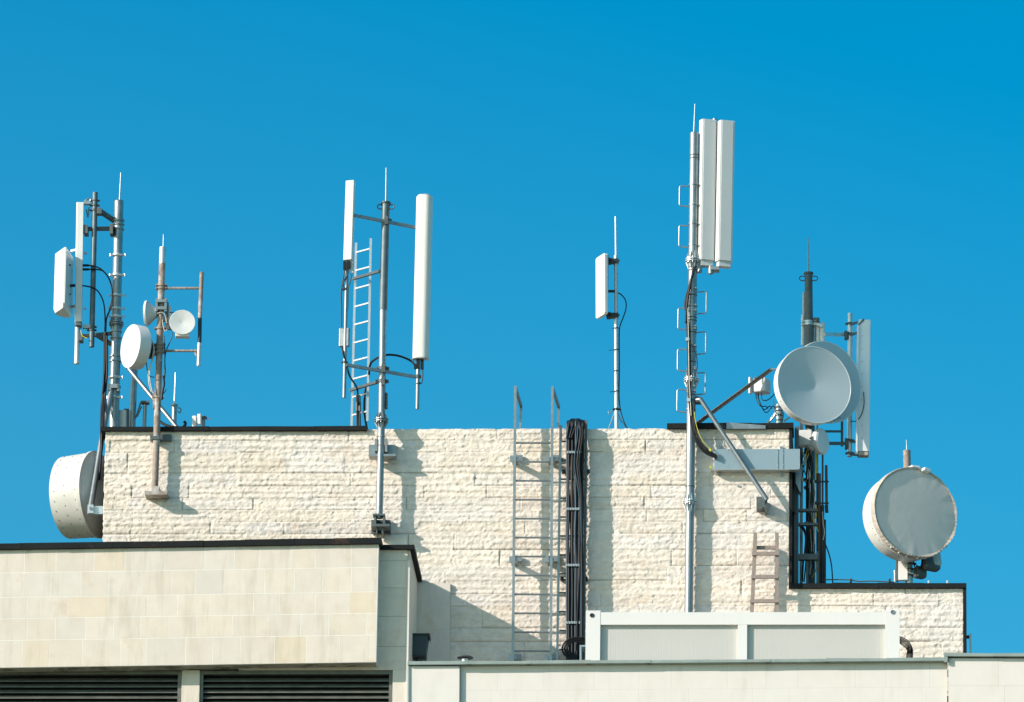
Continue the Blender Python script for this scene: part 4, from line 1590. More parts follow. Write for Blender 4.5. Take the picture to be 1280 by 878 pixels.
# ---- little board ladder at right
YZ = -.24
t = thing('short_board_ladder', 'short weathered brown ladder rising above the white cabin in front of the stone wall', 'ladder', P(956, 770, YZ), gl)
for (xt, xb_) in ((944.3, 939.5), (971.2, 971.5)):
    a, b_ = P(xb_, 775, YZ), P(xt, 667, YZ)
    lo = a + (a - b_).normalized() * .55
    MB().beam(lo, b_, .050, .07, hint=(0, 1, 0)).build('rail', wood, t)
for (y, x0, x1, dY) in ((692.5, 940, 973.5, -.045), (721.5, 939, 973, -.045), (751.8, 937.5, 973.5, -.045), (685, 945.5, 970, .05)):
    MB().beam(P(x0, y, YZ + dY), P(x1, y - .3, YZ + dY), .035, .048).build('rung', wood, t)

# ---- K: right mast behind the block edge, on the lower roof
YK = .75
K0, K1 = P(1013.5, 735, YK), P(1010.6, 342, YK)
K0 = Vector((P(1013.4, 700, YK).x, YK, ZS - .02))
mK = thing('antenna_mast', 'dark weathered mast on the lower roof carrying the pair of big grey dishes', 'mast', K0, gA)
axK = (K1 - K0).normalized()
mid_ = P(1011.5, 440, YK)
MB().tube([K0, P(1013, 560, YK), mid_, K1], [.066, .066, .058, .055], 20).build('pole', galv_d, mK)
mb = MB().lathe(K1, axK, [(-.012, .05), (-.012, .068), (.012, .068), (.012, 0)], 20)
for sx in (-1, 1):
    mb.tube(smooth([P(1010.6 + sx * 4, 346, YK - .02), P(1010.6 + sx * 9, 345.5, YK - .02), P(1010.6 + sx * 11.5, 348, YK - .02), P(1010.6 + sx * 9, 351, YK - .02), P(1010.6 + sx * 4, 350.5, YK - .02)]), .008, 6)
mb.build('mast_cap', galv_d, mK)
lightning_rod(mK, K1, P(1010.4, 297, YK))
mb = MB()
for y in (403, 406, 600, 610, 655):
    collar(mb, P(1011.2, y, YK), axK, .062, .03, y < 500)
mb.build('clamp', galv_l, mK)
mb = MB()
mb.beam(P(1030, 418, YK), P(1057, 418.5, YK + .38), .04, .048)
mb.beam(P(1016, 404, YK), P(1028, 408, YK), .05, .04)
mb.build('support_arm', galv_l, mK)
mb = MB()
mb.beam(P(1020, 539.5, YK), P(1052, 539.5, YK + .28), .03, .028)
mb.beam(P(1020, 554.5, YK), P(1062, 554.5, YK + .38), .035, .042)
mb.beam(P(1052.5, 524, YK + .28), P(1052.5, 558, YK + .28), .035, .045, hint=(0, 1, 0))
mb.build('support_arm', galv_d, mK)
# slim pieces beside K top
for (x, y0, y1, w, mm, nm) in ((1004.8, 366, 432, .018, cab_w, 'slim_aerial'), (1003.6, 394, 432, .022, cream, 'slim_aerial'), (1018, 399, 436, .030, galv, 'slim_aerial'),
                               (1022.5, 403, 436, .028, cream, 'slim_aerial'), (1028, 404, 436, .036, cream, 'slim_aerial')):
    MB().tube([P(x - .5, y1, YK + .05), P(x, y0, YK + .05)], w, 12).build(nm, mm, mK)
MB().box(P(1020, 400.5, YK - .02), (.10, .10, .06), None, .02).build('clamp_head', galv_d, mK)
YKP = YK + .38
# pipe and right panel
t = thing('panel_antenna', 'tall white panel antenna seen from its side, right of the big dishes', 'antenna', P(1075, 572, YKP), gp)
MB().tube([P(1062.7, 392, YKP), P(1061.8, 571, YKP)], .036, 16).build('mounting_pipe', galv_l, t)
a0, a1 = P(1079, 566, YKP + .02), P(1080.5, 401.5, YKP + .02)
mb = MB()
panel_prism(mb, a0, a1, .15, .17, 96, .02)
mb.build('radome', bright, t)
mb = MB()
panel_prism(mb, P(1070.5, 569, YKP - .04), P(1072.5, 408, YKP - .04), .12, .03, 96, .01)
mb.build('back_plate', bright, t)
mb = MB()
panel_prism(mb, P(1079, 571, YKP + .02), P(1079, 566.5, YKP + .02), .13, .15, 96, .02)
mb.build('end_cap', torn, t)
mb = MB()
for (y0) in (405, 418, 551, 567):
    collar(mb, P(1062.4, y0, YKP), (0, 0, 1), .038, .03)
    mb.beam(P(1062, y0 + 1, YKP - .03), P(1072, y0 - 2 if y0 < 500 else y0 + 2, YKP - .05), .02, .03)
mb.beam(P(1073, 407, YKP - .06), P(1080, 399, YKP - .06), .02, .02)
px_box(mb, 1055.5, 413.5, 1059.5, 423, YKP - .06, YKP + .04)
px_box(mb, 1056, 548, 1060, 560, YKP - .06, YKP + .04)
mb.build('clamp', galv_d, t)
mb = MB()
for k in range(9):
    mb.box(P(1077.5, 420 + k * 16, YKP - .075), (.008, .006, .012))
mb.build('screws', galv_d, t)
MB().tube(smooth([P(1079.5, 490, YKP - .10), P(1080, 505, YKP - .10), P(1077, 518, YKP - .10), P(1071, 526, YKP - .08), P(1064, 527, YKP - .05)]), .007, 6).build('cable', cab, t)

# big dish J and J2
gd = 'pair of big grey dishes'
def big_dish(name, lab, c, yaw, r, L, cone, grp, rim_mat=white, face_mat=dish_f):
    d = dirv(yaw)
    t = thing(name, lab, 'antenna', c, grp)
    mb = MB().lathe(c, d, [(0, r * .985), (.004, r * .99), (.004, r + .004), (-.02, r + .008), (-.03, r), (-L, r * .985), (-L, r * .9)], 96)
    mb.build('shroud', rim_mat, t)
    mb = MB()
    n = 14
    prof = [(0.001, r * .988)]
    for k in range(1, n + 1):
        u = k / n
        prof.append((.001 - cone * (u ** 1.0), r * .988 * (1 - u)))
    vsr = MB()
    # smooth continuous cone
    ax = d
    nn = Vector((0, 0, 1))
    bb = ax.cross(nn)
    seg = 96
    vs, fs = [], []
    for (t_, r_) in prof[:-1]:
        for k in range(seg):
            an = 2 * math.pi * k / seg
            vs.append(c + ax * t_ + (nn * math.cos(an) + bb * math.sin(an)) * r_)
    vs.append(c + ax * prof[-1][0])
    for i in range(n - 1):
        for k in range(seg):
            fs.append((i * seg + k, i * seg + (k + 1) % seg, (i + 1) * seg + (k + 1) % seg, (i + 1) * seg + k))
    for k in range(seg):
        fs.append(((n - 1) * seg + k, (n - 1) * seg + (k + 1) % seg, len(vs) - 1))
    mb.add(vs, fs, True)
    mb.build('reflector', face_mat, t)
    mb = MB().lathe(c - d * L, d, [(0, r * .97), (-.02, r * .8), (-.07, .2), (-.10, .14), (-.14, .14), (-.14, 0)], 64)
    mb.build('reflector_back', galv_l, t)
    mb = MB()
    for k in range(30):
        an = 2 * math.pi * k / 30
        q = nn * math.cos(an) + bb * math.sin(an)
        mb.lathe(c - d * .07 + q * (r - .001), q, [(0, .007), (.005, .005), (.006, 0)], 6)
    mb.build('rivets', galv_d, t)
    return t, d


c = P(1018, 481, YK - .60)
t, d = big_dish('parabolic_dish', 'front one of the two big grey dishes, concave with a white rim', c, 23.5, .550, .17, .062, gd)
mb = MB().tube([c - d * .28 - Vector((0, 0, .40)), Vector((K1.x, YK, c.z - .42))], .05, 12)
mb.tube([c - d * .28 - Vector((0, 0, .40)), c - d * .28], .04, 12)
mb.build('mount', galv_d, t)
mb = MB().beam(P(1033, 528, YK - .4), P(1050, 522, YK - .3), .04, .03)
mb.build('lower_stay', galv, t)
c = P(1034, 477.5, YK - .14)
t, d = big_dish('parabolic_dish', 'rear one of the two big grey dishes, half hidden behind the front one', c, 36, .580, .12, .02, gd)

# radio behind dish, left
a = P(951.5, 483.5, YK - .1)
t = thing('radio_unit', 'grey radio box with looped black cables on the slanting brace left of the big dishes', 'radio unit', a, 'outdoor radio units')
mb = MB().box(a, (.21, .20, .20), rotz(-22), .02)
mb.build('housing', grey_p, t)
mb = MB().box(a + Vector((-.15, -.06, -.005)), (.03, .08, .24), rotz(-22), .01)
mb.build('mount_plate', white, t)
mb = MB()
for k in range(5):
    mb.box(a + Vector((-.02, 0, .105)) + Vector((-.05 + .025 * k, -.02, 0)), (.010, .13, .02), rotz(-22))
mb.build('cooling_fins', galv_d, t)
for k, (x0, x1, dp) in enumerate(((945, 957, 508), (947.5, 962, 512), (952, 968, 500), (948, 966, 516))):
    MB().tube(smooth([P(x0, 492, YK - .12), P(x0 + .8, 500, YK - .12), P((x0 + x1) / 2, dp, YK - .14), P(x1, 508 if k != 2 else 493, YK - .12), P(x1 + 3, 511 if k != 2 else 490, YK - .1)]), .007, 6).build('cable', cab, t)
a, b_ = P(869, 532, .35), P(964, 462.5, YK - .25)
t = thing('slanting_brace', 'brown angle-iron brace rising from the dark coping to the big dishes', 'brace', a)
mb = MB().angle_iron(a - (b_ - a) * .05, b_, .045)
mb.build('bar', rust, t)
MB().beam(P(961, 462, YK - .26), P(972, 462, YK - .26), .05, .02).build('end_plate', galv_l, t)

a0, a1 = P(974.3, 545, YK - .1), P(974, 506, YK - .1)
a0.z = ZT - .03
t = thing('support_pole', 'short pale pole wrapped in ties under the left edge of the front big dish', 'pole', a0)
MB().tube([a0, a1], .046, 16).build('pole', galv_l, t)
mb = MB()
for y in (510, 514, 520, 526):
    mb.lathe(P(974, y, YK - .1), (0, 0, 1), [(-.007, .046), (-.007, .052), (.007, .052), (.007, .046)], 14)
mb.tube(smooth([P(970, 516, YK - .17), P(975, 519, YK - .18), P(979, 516, YK - .17), P(978.5, 524, YK - .17), P(977, 530, YK - .15)]), .006, 6)
mb.build('cable_tie', dark, t)
mb = MB().beam(P(970, 517, YK - .1), P(953, 537, YK), .03, .03)
mb.beam(P(967, 500, YK - .1), P(969, 520, YK - .1), .015, .015)
mb.beam(P(980, 527, YK - .1), P(988, 521, YK - .1), .02, .02)
mb.build('strut', galv, t)

# small drum radio under the dish
c = P(1022, 553, YK - .30)
d = dirv(62)
t = thing('small_dish', 'small grey-white ribbed drum unit tucked under the big dishes', 'antenna', c)
mb = MB().lathe(c, d, [(.0, .17), (.05, .185), (.075, .185), (.095, .165), (.10, 0)], 40)
mb.lathe(c, d, [(0, .17), (-.02, .11), (-.10, .11)], 32)
mb.build('radome', grey_p, t)
mb = MB()
for k in range(6):
    an = 2 * math.pi * k / 6 + .3
    q = Vector((0, 0, 1)) * math.cos(an) + d.cross(Vector((0, 0, 1))) * math.sin(an)
    mb.beam(c + q * .12 - d * .06, c + q * .165 + d * .01, .012, .03, hint=q)
mb.build('ribs', white, t)
mb = MB().box(P(1007, 548.5, YK - .28), (.20, .14, .22), rotz(-10), .012)
mb.build('housing', grey_p, t)
mb = MB().box(P(997, 556, YK - .12), (.08, .20, .20), None, .01)
mb.build('mount', galv_d, t)

# frame and cable riser behind the block edge
YI = .30
t = thing('cable_riser_frame', 'dark perforated steel riser frame on the lower roof against the tall block', 'frame', Vector((P(1000, 700, YI).x, YI, ZS)))
def upright(x, y0, w, dd, mm, nm, Y=YI, holes=False):
    a = P(x, y0, Y)
    px_ = a.x
    mb = MB()
    z0, z1 = ZS - .03, a.z
    if not holes:
        prism_box(mb, px_ - w / 2, px_ + w / 2, Y - dd / 2, Y + dd / 2, z0, z1)
    else:
        prism_box(mb, px_ - w / 2, px_ - w * .13, Y - dd / 2, Y - dd / 2 + .006, z0, z1)
        prism_box(mb, px_ + w * .13, px_ + w / 2, Y - dd / 2, Y - dd / 2 + .006, z0, z1)
        prism_box(mb, px_ - w / 2, px_ + w / 2, Y - dd / 2 + .012, Y + dd / 2, z0, z1)
        z = z0
        while z < z1 - .02:
            prism_box(mb, px_ - w * .13, px_ + w * .13, Y - dd / 2, Y - dd / 2 + .006, z, z + .026)
            z += .045
    mb.build(nm, mm, t)
upright(995.6, 588, .062, .06, galv_d, 'perforated_rail', YI, True)
upright(1001.8, 500, .045, .05, galv, 'upright', YI + .55)
upright(1009, 700, .035, .05, galv_d, 'upright', YI + .1)
upright(1022, 690, .030, .05, galv_d, 'upright', YI + .1)
for (y, h) in ((637.5, 3), (655, 3), (696, 7)):
    mb = MB()
    px_box(mb, 997, y - h / 2, 1022, y + h / 2, YI + .0, YI + .08)
    mb.build('cross_bar', galv_d, t)
mb = MB()
px_box(mb, 994.5, 587, 1001, 603, YI - .18, YI + .05)
pts = [P(994.5, 603, YI - .18), P(1001, 603, YI - .18), P(1001, 615, YI - .18), P(999, 614, YI - .18)]
mb.extrude(pts, (0, .23, 0))
mb.build('tray_elbow', tray, t)
MB().box(P(996, 549, YI - .1), (.06, .1, .34), None, .006).build('bracket_plate', galv_d, t)
mb = MB()
px_box(mb, 987, 612, 994, 640, .15, .35)
px_box(mb, 989, 590, 993, 730, .35, .42)
mb.build('side_channel', dark, t)

t = thing('pipe_cluster', 'cluster of brown and black pipes right of the dark mast', 'pipes', Vector((P(1030, 700, YK).x, YK, ZS)))
zz0 = ZS - .02
for (x, ytop, r_, ybot, mm) in ((1023.3, 592.5, .033, None, rust_d), (1028.3, 565, .013, None, rust_d), (1032.8, 582, .019, 641, rust_d), (1024.2, 640, .026, None, dark), (1028, 632, .026, None, dark), (1030.6, 650, .022, None, dark), (1033, 632, .024, 641, dark),
                               (1021.5, 520, .012, 592, rust), (1020, 560, .012, 600, cab_y)):
    a = P(x, ytop, YK - .16)
    b_ = P(x + .6, ybot, YK - .16) if ybot else Vector((P(x, 700, YK - .16).x, YK - .16, zz0))
    MB().tube([b_, a], r_, 12).build('pipe', mm, t)
mb = MB()
for (x, y) in ((1028, 602), (1028, 629)):
    px_box(mb, 1019, y - .8, 1036, y + .8, YK - .2, YK - .18)
    mb.box(P(1020.5, y, YK - .2), (.04, .04, .04), None, .008)
mb.build('pipe_strap', dark, t)
t = thing('tangled_cables', 'tangle of pale, yellow and black cables beside the dark mast under the small drum unit', 'cables', Vector((P(1008, 600, YK).x, YK - .2, P(1008, 600, YK).z)), 'feeder cable runs')
rc = random.Random(9)
for i in range(13):
    x = 1003 + rc.uniform(0, 12)
    pts = [P(x + rc.uniform(-2, 2), 558, YK - .2)]
    y = 565
    yend = 605 if i < 7 else 727
    while y < yend:
        pts.append(P(x + rc.uniform(-3, 3), y, YK - .2 + rc.uniform(-.05, .05)))
        y += rc.uniform(7, 12) if i < 7 else rc.uniform(18, 30)
    if len(pts) < 3:
        continue
    mm = [cab_w, cab, cab_w, cab_y, cab, cab_w, cab][i % 7] if i < 7 else (cab if i % 3 else cab_w)
    MB().tube(smooth(pts, 5), .008, 6).build('cable', mm, t)
for pts, mm, r_ in (([(999, 657), (1004, 662), (1007, 672), (1006, 690), (1004, 705), (1003, 727)], cab, .013),
                    ([(1001, 655), (1006, 663), (1008, 675), (1007.5, 700), (1005, 728)], cab, .011),
                    ([(1019, 690), (1020, 703), (1019.5, 715), (1015, 722)], cab_y, .006),
                    ([(1020, 632), (1020, 645), (1018.5, 652), (1021, 660), (1023, 665)], cab_y, .009),
                    ([(1017, 600), (1018.5, 612), (1019, 618), (1017, 640), (1017.5, 660), (1019, 680)], cab_w, .008),
                    ([(1031, 679), (1036, 692), (1039.5, 708), (1041, 730)], cab, .010),
                    ([(1028, 640), (1029, 655), (1030.5, 665), (1029, 675)], cab_w, .007)):
    MB().tube(smooth([P(x, y, YK - .24) for x, y in pts]), r_, 6).build('cable', mm, t)

# roof-edge wire with clips
t = thing('earthing_wire', 'thin wire on small clips running along the lower right roof edge', 'wire', P(1075, 728, .2))
MB().tube(smooth([P(1031, 724.8, .2), P(1060, 725, .2), P(1075, 727, .2), P(1090, 726.5, .2), P(1118, 728, .2)]), .009, 6).build('wire', galv_d, t)
for x in (1063.5, 1112):
    mb = MB().box(P(x, 726.5, .2), (.03, .05, .05), None, .006)
    mb.tube([P(x, 727, .2), P(x, 723, .2)], .010, 6)
    mb.build('clip', dark, t)
mb = MB()
mb.tube([P(1118.4, 731, .25), P(1118.4, 715, .25)], .010, 8)
mb.tube([P(1118.4, 716, .25), P(1118.4, 713.5, .25)], .014, 8)
o_ = mb.build('short_rod', galv_l, None, origin=P(1118.4, 731, .25))
tag(o_, 'very short pale rod on the roof edge left of the torn drum dish', 'rod')
for x in (1161, 1184.5):
    mb = MB().box(P(x, 728, .3), (.03, .04, .05), None, .008)
    o_ = mb.build('roof_anchor', galv_l, None, origin=P(x, 729, .3))
    tag(o_, 'small pale anchor stub on the lower roof edge, ' + ('nearer the torn drum dish' if x < 1170 else 'nearer the right roof corner'), 'anchor', 'anchor stubs on the roof edge')

# ---- M: torn drum at right
YD = .65
M0, M1 = Vector((P(1137, 700, YD).x, YD, ZS - .02)), P(1133.5, 563.5, YD)
mM = thing('antenna_mast', 'rusty-topped short mast behind the torn drum dish at the right', 'mast', M0, gA)
zsp = P(1135, 640, YD)
MB().tube([M0, zsp], .054, 16).build('pole', galv_l, mM)
MB().tube([zsp, M1], .052, 16).build('pole', rust, mM)
lightning_rod(mM, M1, P(1133, 550, YD), .009)
mb = MB()
for y in (705, 712, 720):
    collar(mb, P(1137, y, YD), (0, 0, 1), .055, .02)
mb.build('clamp', galv_d, mM)
c = P(1144.2, 640.5, YD - .52)
t = thing('drum_antenna', 'large drum dish with torn grey fabric front at the right roof end', 'antenna', c, 'shrouded dish antennas')
d = dirv(27)
r_ = .635
L_ = .42
mb = MB().lathe(c, d, [(-.085, r_ - .003), (-.09, r_ + .012), (-.12, r_ + .012), (-.125, r_ - .004), (-L_ + .03, r_ * .97), (-L_, r_ * .95), (-L_ - .10, r_ * .7), (-L_ - .18, .15), (-L_ - .18, 0)], 96)
mb.build('shroud', cream, t)
# fabric front, slightly wrinkled
nn = Vector((0, 0, 1))
bb = d.cross(nn)
vs, fs = [], []
seg, rings = 120, 22
rw = random.Random(2)
ph = [(rw.uniform(0, 6.28), rw.uniform(.5, 1.5)) for _ in range(6)]
for i in range(rings):
    u = i / (rings - 1)
    for k in range(seg):
        an = 2 * math.pi * k / seg
        e = u ** 6
        wv = .0022 * e * (math.sin(an * 17 + ph[0][0]) + .7 * math.sin(an * 29 + ph[1][0]) + .8 * math.sin(an * 11 + ph[2][0])) + .003 * u ** 3 * math.sin(an * 3 + ph[3][0])
        dome = .012 * (1 - u * u)
        vs.append(c + d * (wv + dome) + (nn * math.cos(an) + bb * math.sin(an)) * (r_ * 1.0 * u + .001))
for i in range(rings - 1):
    for k in range(seg):
        fs.append((i * seg + k, i * seg + (k + 1) % seg, (i + 1) * seg + (k + 1) % seg, (i + 1) * seg + k))
fs.append(list(range(seg)))
MB().add(vs, fs, True).build('fabric_front', fabric, t)
# frayed band
vs, fs = [], []
seg = 260
for j, (tt, rr) in enumerate(((.006, r_ * .965), (.018, r_ + .004), (-.03, r_ + .010), (-.082, r_ + .006), (-.088, r_ - .01))):
    for k in range(seg):
        an = 2 * math.pi * k / seg
        nz = (.0012 * math.sin(k * 1.7 + j) + .003 * math.sin(k * .21 + 2 * j) + rw.uniform(-.0012, .0012)) * (1 + 2.0 * max(0, -math.cos(an - .5)))
        vs.append(c + d * (tt + nz * (.6 if j < 4 else 1)) + (nn * math.cos(an) + bb * math.sin(an)) * (rr + nz * .8))
for j in range(4):
    for k in range(seg):
        fs.append((j * seg + k, j * seg + (k + 1) % seg, (j + 1) * seg + (k + 1) % seg, (j + 1) * seg + k))
MB().add(vs, fs, False).build('frayed_rim', torn, t)
mb = MB()
for k in range(9):
    an = R(150 + k * 11 + rw.uniform(-4, 4))
    mb.box(c - d * .03 + (nn * math.cos(an) + bb * math.sin(an)) * (r_ + .012), (.025, .035, .025), Matrix.Rotation(an, 3, 'Y'), .008)
for an in (28, 40, 20):
    pass
mb.build('torn_clip', cream, t)
mb = MB()
for k in range(44):
    an = 2 * math.pi * k / 44
    q = nn * math.cos(an) + bb * math.sin(an)
    mb.lathe(c - d * .17 + q * (r_ - .006), q, [(0, .007), (.006, .005), (.007, 0)], 6)
mb.build('rivets', galv_d, t)
mb = MB()
mb.box(c - d * .08 + Vector((.02, 0, r_ + .01)), (.15, .14, .07), rotz(27), .025)
mb.box(c - d * .02 + Vector((.16, 0, r_ - .03)), (.11, .10, .05), rotz(27) @ Matrix.Rotation(R(14), 3, 'Y'), .015)
mb.build('torn_flap', white, t)
MB().tube([c - d * (L_ + .1), Vector((M1.x, YD, c.z))], .09, 14).build('mount', galv_d, t)
# boxes under it
a = P(1128.5, 713.5, YD - .05)
t = thing('box_antenna', 'flat white box with dark edge under the torn drum dish', 'antenna', a, 'boxes under the torn drum')
mb = MB().box(a, (.15, .08, .29), rotz(-8), .008)
mb.build('housing', white, t)
MB().box(a + Vector((-.082, .01, 0)), (.018, .10, .31), rotz(-8)).build('edge_frame', galv_d, t)
a = P(1163, 701, YD - .08)
t = thing('box_antenna', 'tilted grey box antenna, highest of the units under the torn drum dish', 'antenna', a, 'boxes under the torn drum')
M_ = rotz(35) @ Matrix.Rotation(R(-12), 3, 'X')
mb = MB().box(a, (.26, .14, .30), M_, .045)
mb.build('housing', galv_d, t)
MB().box(a + M_ @ Vector((.07, -.02, .02)), (.15, .15, .24), M_, .05).build('front_cover', grey_p, t)
a = P(1150, 716, YD - .04)
t = thing('box_antenna', 'lower dark rounded unit between the pole and the tilted box under the torn drum dish', 'antenna', a, 'boxes under the torn drum')
MB().box(a, (.17, .14, .17), rotz(30), .04).build('housing', galv_d, t)
mb = MB()
mb.tube(smooth([a + Vector((-.05, -.1, .08)), a + Vector((.0, -.14, .02)), a + Vector((.03, -.12, .12)), a + Vector((.06, -.1, .22))]), .010, 6)
mb.tube(smooth([a + Vector((-.1, -.1, .18)), a + Vector((-.06, -.14, .0)), a + Vector((-.04, -.12, -.06))]), .010, 6)
mb.build('cable', cab, t)
MB().tube(smooth([a + Vector((-.12, -.14, .16)), a + Vector((-.19, -.15, .08)), a + Vector((-.17, -.14, -.02)), a + Vector((-.1, -.12, -.05))]), .007, 6).build('cable', cab_w, t)

# cable loops right of the container
t = thing('cable_coil', 'black cables looping down the stone wall at the right end of the white cabin', 'cables', P(1132, 826, -.3), 'feeder cable runs')
for k in range(6):
    d_ = k * 1.9
    MB().tube(smooth([P(1118, 795 + k * .6, -.9 + .03 * k), P(1126, 796.5 + d_ * .9, -.75), P(1134.5 - d_ * .3, 801 + d_ * .9, -.45), P(1140 - d_ * .6, 810 + d_ * .4, -.3), P(1140.5 - d_ * .75, 820, -.25), P(1138 - d_ * .7, 835, -.25)]), .0075, 6).build('cable', cab, t)

# rod at far right
a0, a1 = P(1214, 826, .3), P(1212.9, 792.3, .3)
t = thing('short_post', 'pale short post beside the right corner of the stone block', 'post', a0)
MB().beam(a0 - Vector((0, 0, .4)), a1, .030, .030, hint=(0, 1, 0)).build('post', galv_l, t)
MB().box(P(1209.7, 796.5, .3), (.045, .05, .04), None, .008).build('clip', dark, t)

# rain hopper and vent cap
YHP = -.9
xs_ = P(523.5, 800, YHP).x
t = thing('rain_hopper', 'dark rainwater hopper on a short downpipe in the shaded corner beside the wing', 'rain hopper', P(525, 828, YHP))
p = [P(513.5, 793.5, YHP), P(535.5, 793.5, YHP), P(532, 819.5, YHP), P(515.5, 819.5, YHP)]
MB().extrude(p, (0, .22, 0)).build('hopper_body', hopper, t)
mb = MB()
px_box(mb, 513.2, 791.7, 537.2, 794, YHP - .02, YHP + .24)
pts = [P(535.2, 794, YHP - .02), P(537.2, 794, YHP - .02), P(536.6, 798.5, YHP - .02)]
mb.extrude(pts, (0, .26, 0))
px_box(mb, 515.2, 818.5, 532.3, 821, YHP - .01, YHP + .22)
mb.build('lid', dark, t)
a = P(523.8, 820, YHP + .1)
MB().tube([a, Vector((a.x, a.y, ZFLOOR))], .052, 16).build('downpipe', hopper, t)
a = P(581.5, 829, -2.2)
t = thing('roof_vent', 'small mushroom-capped vent just above the parapet coping', 'vent', a)
MB().tube([P(581, 824, -2.2), Vector((P(581, 826, -2.2).x, -2.2, ZFLOOR))], .045, 16).build('vent_pipe', galv_l, t)
mb = MB().lathe(P(581.5, 822.8, -2.2), (0, 0, 1), [(0, 0), (0, .108), (.006, .112), (.03, .075), (.045, .03), (.048, 0)], 32)
mb.build('vent_cap', galv_d, t)

# ------------------------------------------------------------------ pieces that stand apart become parts of their own
def split_pieces(o):
    me = o.data
    nv = len(me.vertices)
    if nv > 30000:
        return
    co = np.empty(nv * 3, np.float32)
    me.vertices.foreach_get('co', co)
    co = co.reshape(-1, 3)
    par_ = list(range(nv))

    def find(i):
        while par_[i] != i:
            par_[i] = par_[par_[i]]
            i = par_[i]
        return i
    for e in me.edges:
        a, b_ = find(e.vertices[0]), find(e.vertices[1])
        if a != b_:
            par_[a] = b_
    isl = {}
    for i in range(nv):
        isl.setdefault(find(i), []).append(i)
    keys = list(isl)
    k = len(keys)
    if k < 2 or k > 400:
        return
    lo = np.array([co[isl[q]].min(0) for q in keys])
    hi = np.array([co[isl[q]].max(0) for q in keys])
    size = (hi - lo).max(1)
    gap = np.maximum(0, np.maximum(lo[:, None] - hi[None], lo[None] - hi[:, None]))
    near = np.sqrt((gap ** 2).sum(2)) <= np.maximum(.02, .5 * np.maximum(size[:, None], size[None]))
    grp = list(range(k))

    def g2(i):
        while grp[i] != i:
            i = grp[i]
        return i
    for a, b_ in zip(*np.nonzero(np.triu(near, 1))):
        ra, rb = g2(a), g2(b_)
        if ra != rb:
            grp[ra] = rb
    roots = sorted({g2(i) for i in range(k)})
    if not 2 <= len(roots) <= 24:
        return
    which = {}
    for i, q in enumerate(keys):
        for v in isl[q]:
            which[v] = roots.index(g2(i))
    import bmesh
    for n_ in range(1, len(roots)):
        c = o.copy()
        c.data = me.copy()
        COL.objects.link(c)
        c.parent = o.parent
        bm = bmesh.new()
        bm.from_mesh(c.data)
        bmesh.ops.delete(bm, geom=[v for v in bm.verts if which[v.index] != n_], context='VERTS')
        bm.to_mesh(c.data)
        bm.free()
    bm = bmesh.new()
    bm.from_mesh(me)
    bmesh.ops.delete(bm, geom=[v for v in bm.verts if which[v.index] != 0], context='VERTS')
    bm.to_mesh(me)
    bm.free()


for o in [q for q in scene.objects if q.type == 'MESH' and q.parent and not q.children and 'rivet' not in q.name and 'stone_cladding' not in q.name]:
    split_pieces(o)

# ------------------------------------------------------------------ light
SUN = Vector((-1.73, -1.0, .92)).normalized()      # towards the sun
el = math.asin(SUN.z)
az = math.atan2(SUN.x, SUN.y)
ld = bpy.data.lights.new('sun', 'SUN')
ld.energy = 4.35
ld.angle = R(.5)
ld.color = (1.0, .90, .83)
lo = bpy.data.objects.new('sun', ld)
COL.objects.link(lo)
lo.rotation_euler = (-SUN).to_track_quat('-Z', 'Y').to_euler()
lo.location = (0, 0, 100)

wd = bpy.data.worlds.new('World')
scene.world = wd
wd.use_nodes = True
nt = wd.node_tree
N, L = nt.nodes, nt.links
bg = N['Background']
sky = N.new('ShaderNodeTexSky')
sky.sky_type = 'NISHITA'
sky.sun_disc = False
sky.sun_elevation = el
sky.sun_rotation = az % (2 * math.pi)
sky.altitude = 200
sky.air_density = 1.0
sky.dust_density = .3
sky.ozone_density = 2.5
TINT_LOW = (.155, .85, .93)
TINT_HIGH = (.0, .785, .96)
TINT_SUN = (1.50, 1.62, 1.30)
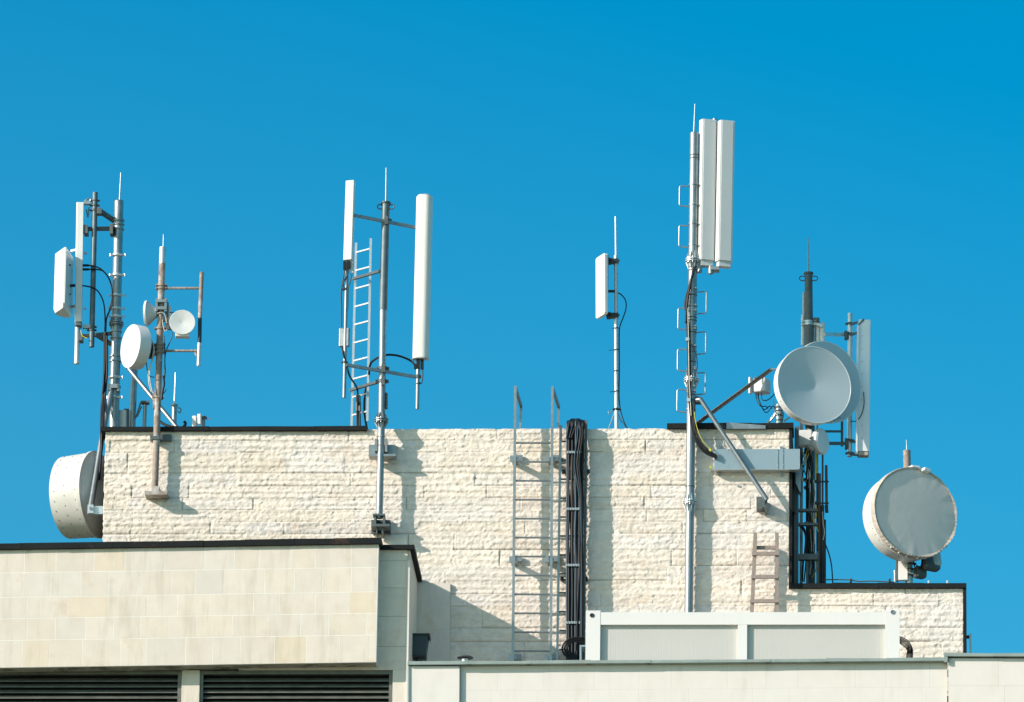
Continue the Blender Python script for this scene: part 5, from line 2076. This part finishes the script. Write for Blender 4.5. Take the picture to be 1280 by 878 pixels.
# the sky's own colour: deep cyan-blue opposite the sun, paler and warmer on the sun's side
tcw = N.new('ShaderNodeTexCoord')
sepw = N.new('ShaderNodeSeparateXYZ')
L.new(tcw.outputs['Generated'], sepw.inputs['Vector'])


def wmath(op, a, b_):
    n_ = N.new('ShaderNodeMath')
    n_.operation = op
    for i, v in enumerate((a, b_)):
        if isinstance(v, (int, float)):
            n_.inputs[i].default_value = v
        else:
            L.new(v, n_.inputs[i])
    return n_.outputs[0]


def wmix(f, ca, cb):
    n_ = N.new('ShaderNodeMix')
    n_.data_type = 'RGBA'
    L.new(f, n_.inputs['Factor'])
    for k, v in (('A', ca), ('B', cb)):
        if isinstance(v, tuple):
            n_.inputs[k].default_value = (*v, 1)
        else:
            L.new(v, n_.inputs[k])
    return n_.outputs['Result']


def wramp(v, lo, hi, kind='LINEAR'):
    n_ = N.new('ShaderNodeMapRange')
    n_.interpolation_type = kind
    n_.inputs['From Min'].default_value = lo
    n_.inputs['From Max'].default_value = hi
    L.new(v, n_.inputs['Value'])
    return n_.outputs['Result']


height = wmath('ADD', sepw.outputs['Z'], wmath('MULTIPLY', sepw.outputs['X'], .2))
away = wmix(wramp(height, .245, .322), TINT_LOW, TINT_HIGH)
dotn = N.new('ShaderNodeVectorMath')
dotn.operation = 'DOT_PRODUCT'
dotn.inputs[1].default_value = SUN
L.new(tcw.outputs['Generated'], dotn.inputs[0])
tint = wmix(wramp(dotn.outputs['Value'], -.05, .65, 'SMOOTHSTEP'), away, TINT_SUN)
mx = N.new('ShaderNodeVectorMath')
mx.operation = 'MULTIPLY'
L.new(sky.outputs['Color'], mx.inputs[0])
L.new(tint, mx.inputs[1])
L.new(mx.outputs['Vector'], bg.inputs['Color'])
bg.inputs['Strength'].default_value = .12

scene.view_settings.view_transform = 'Standard'
scene.view_settings.look = 'None'
scene.view_settings.exposure = .45
scene.view_settings.gamma = 1.0
scene.view_settings.use_curve_mapping = False
scene.cycles.max_bounces = 6
scene.cycles.use_denoising = True
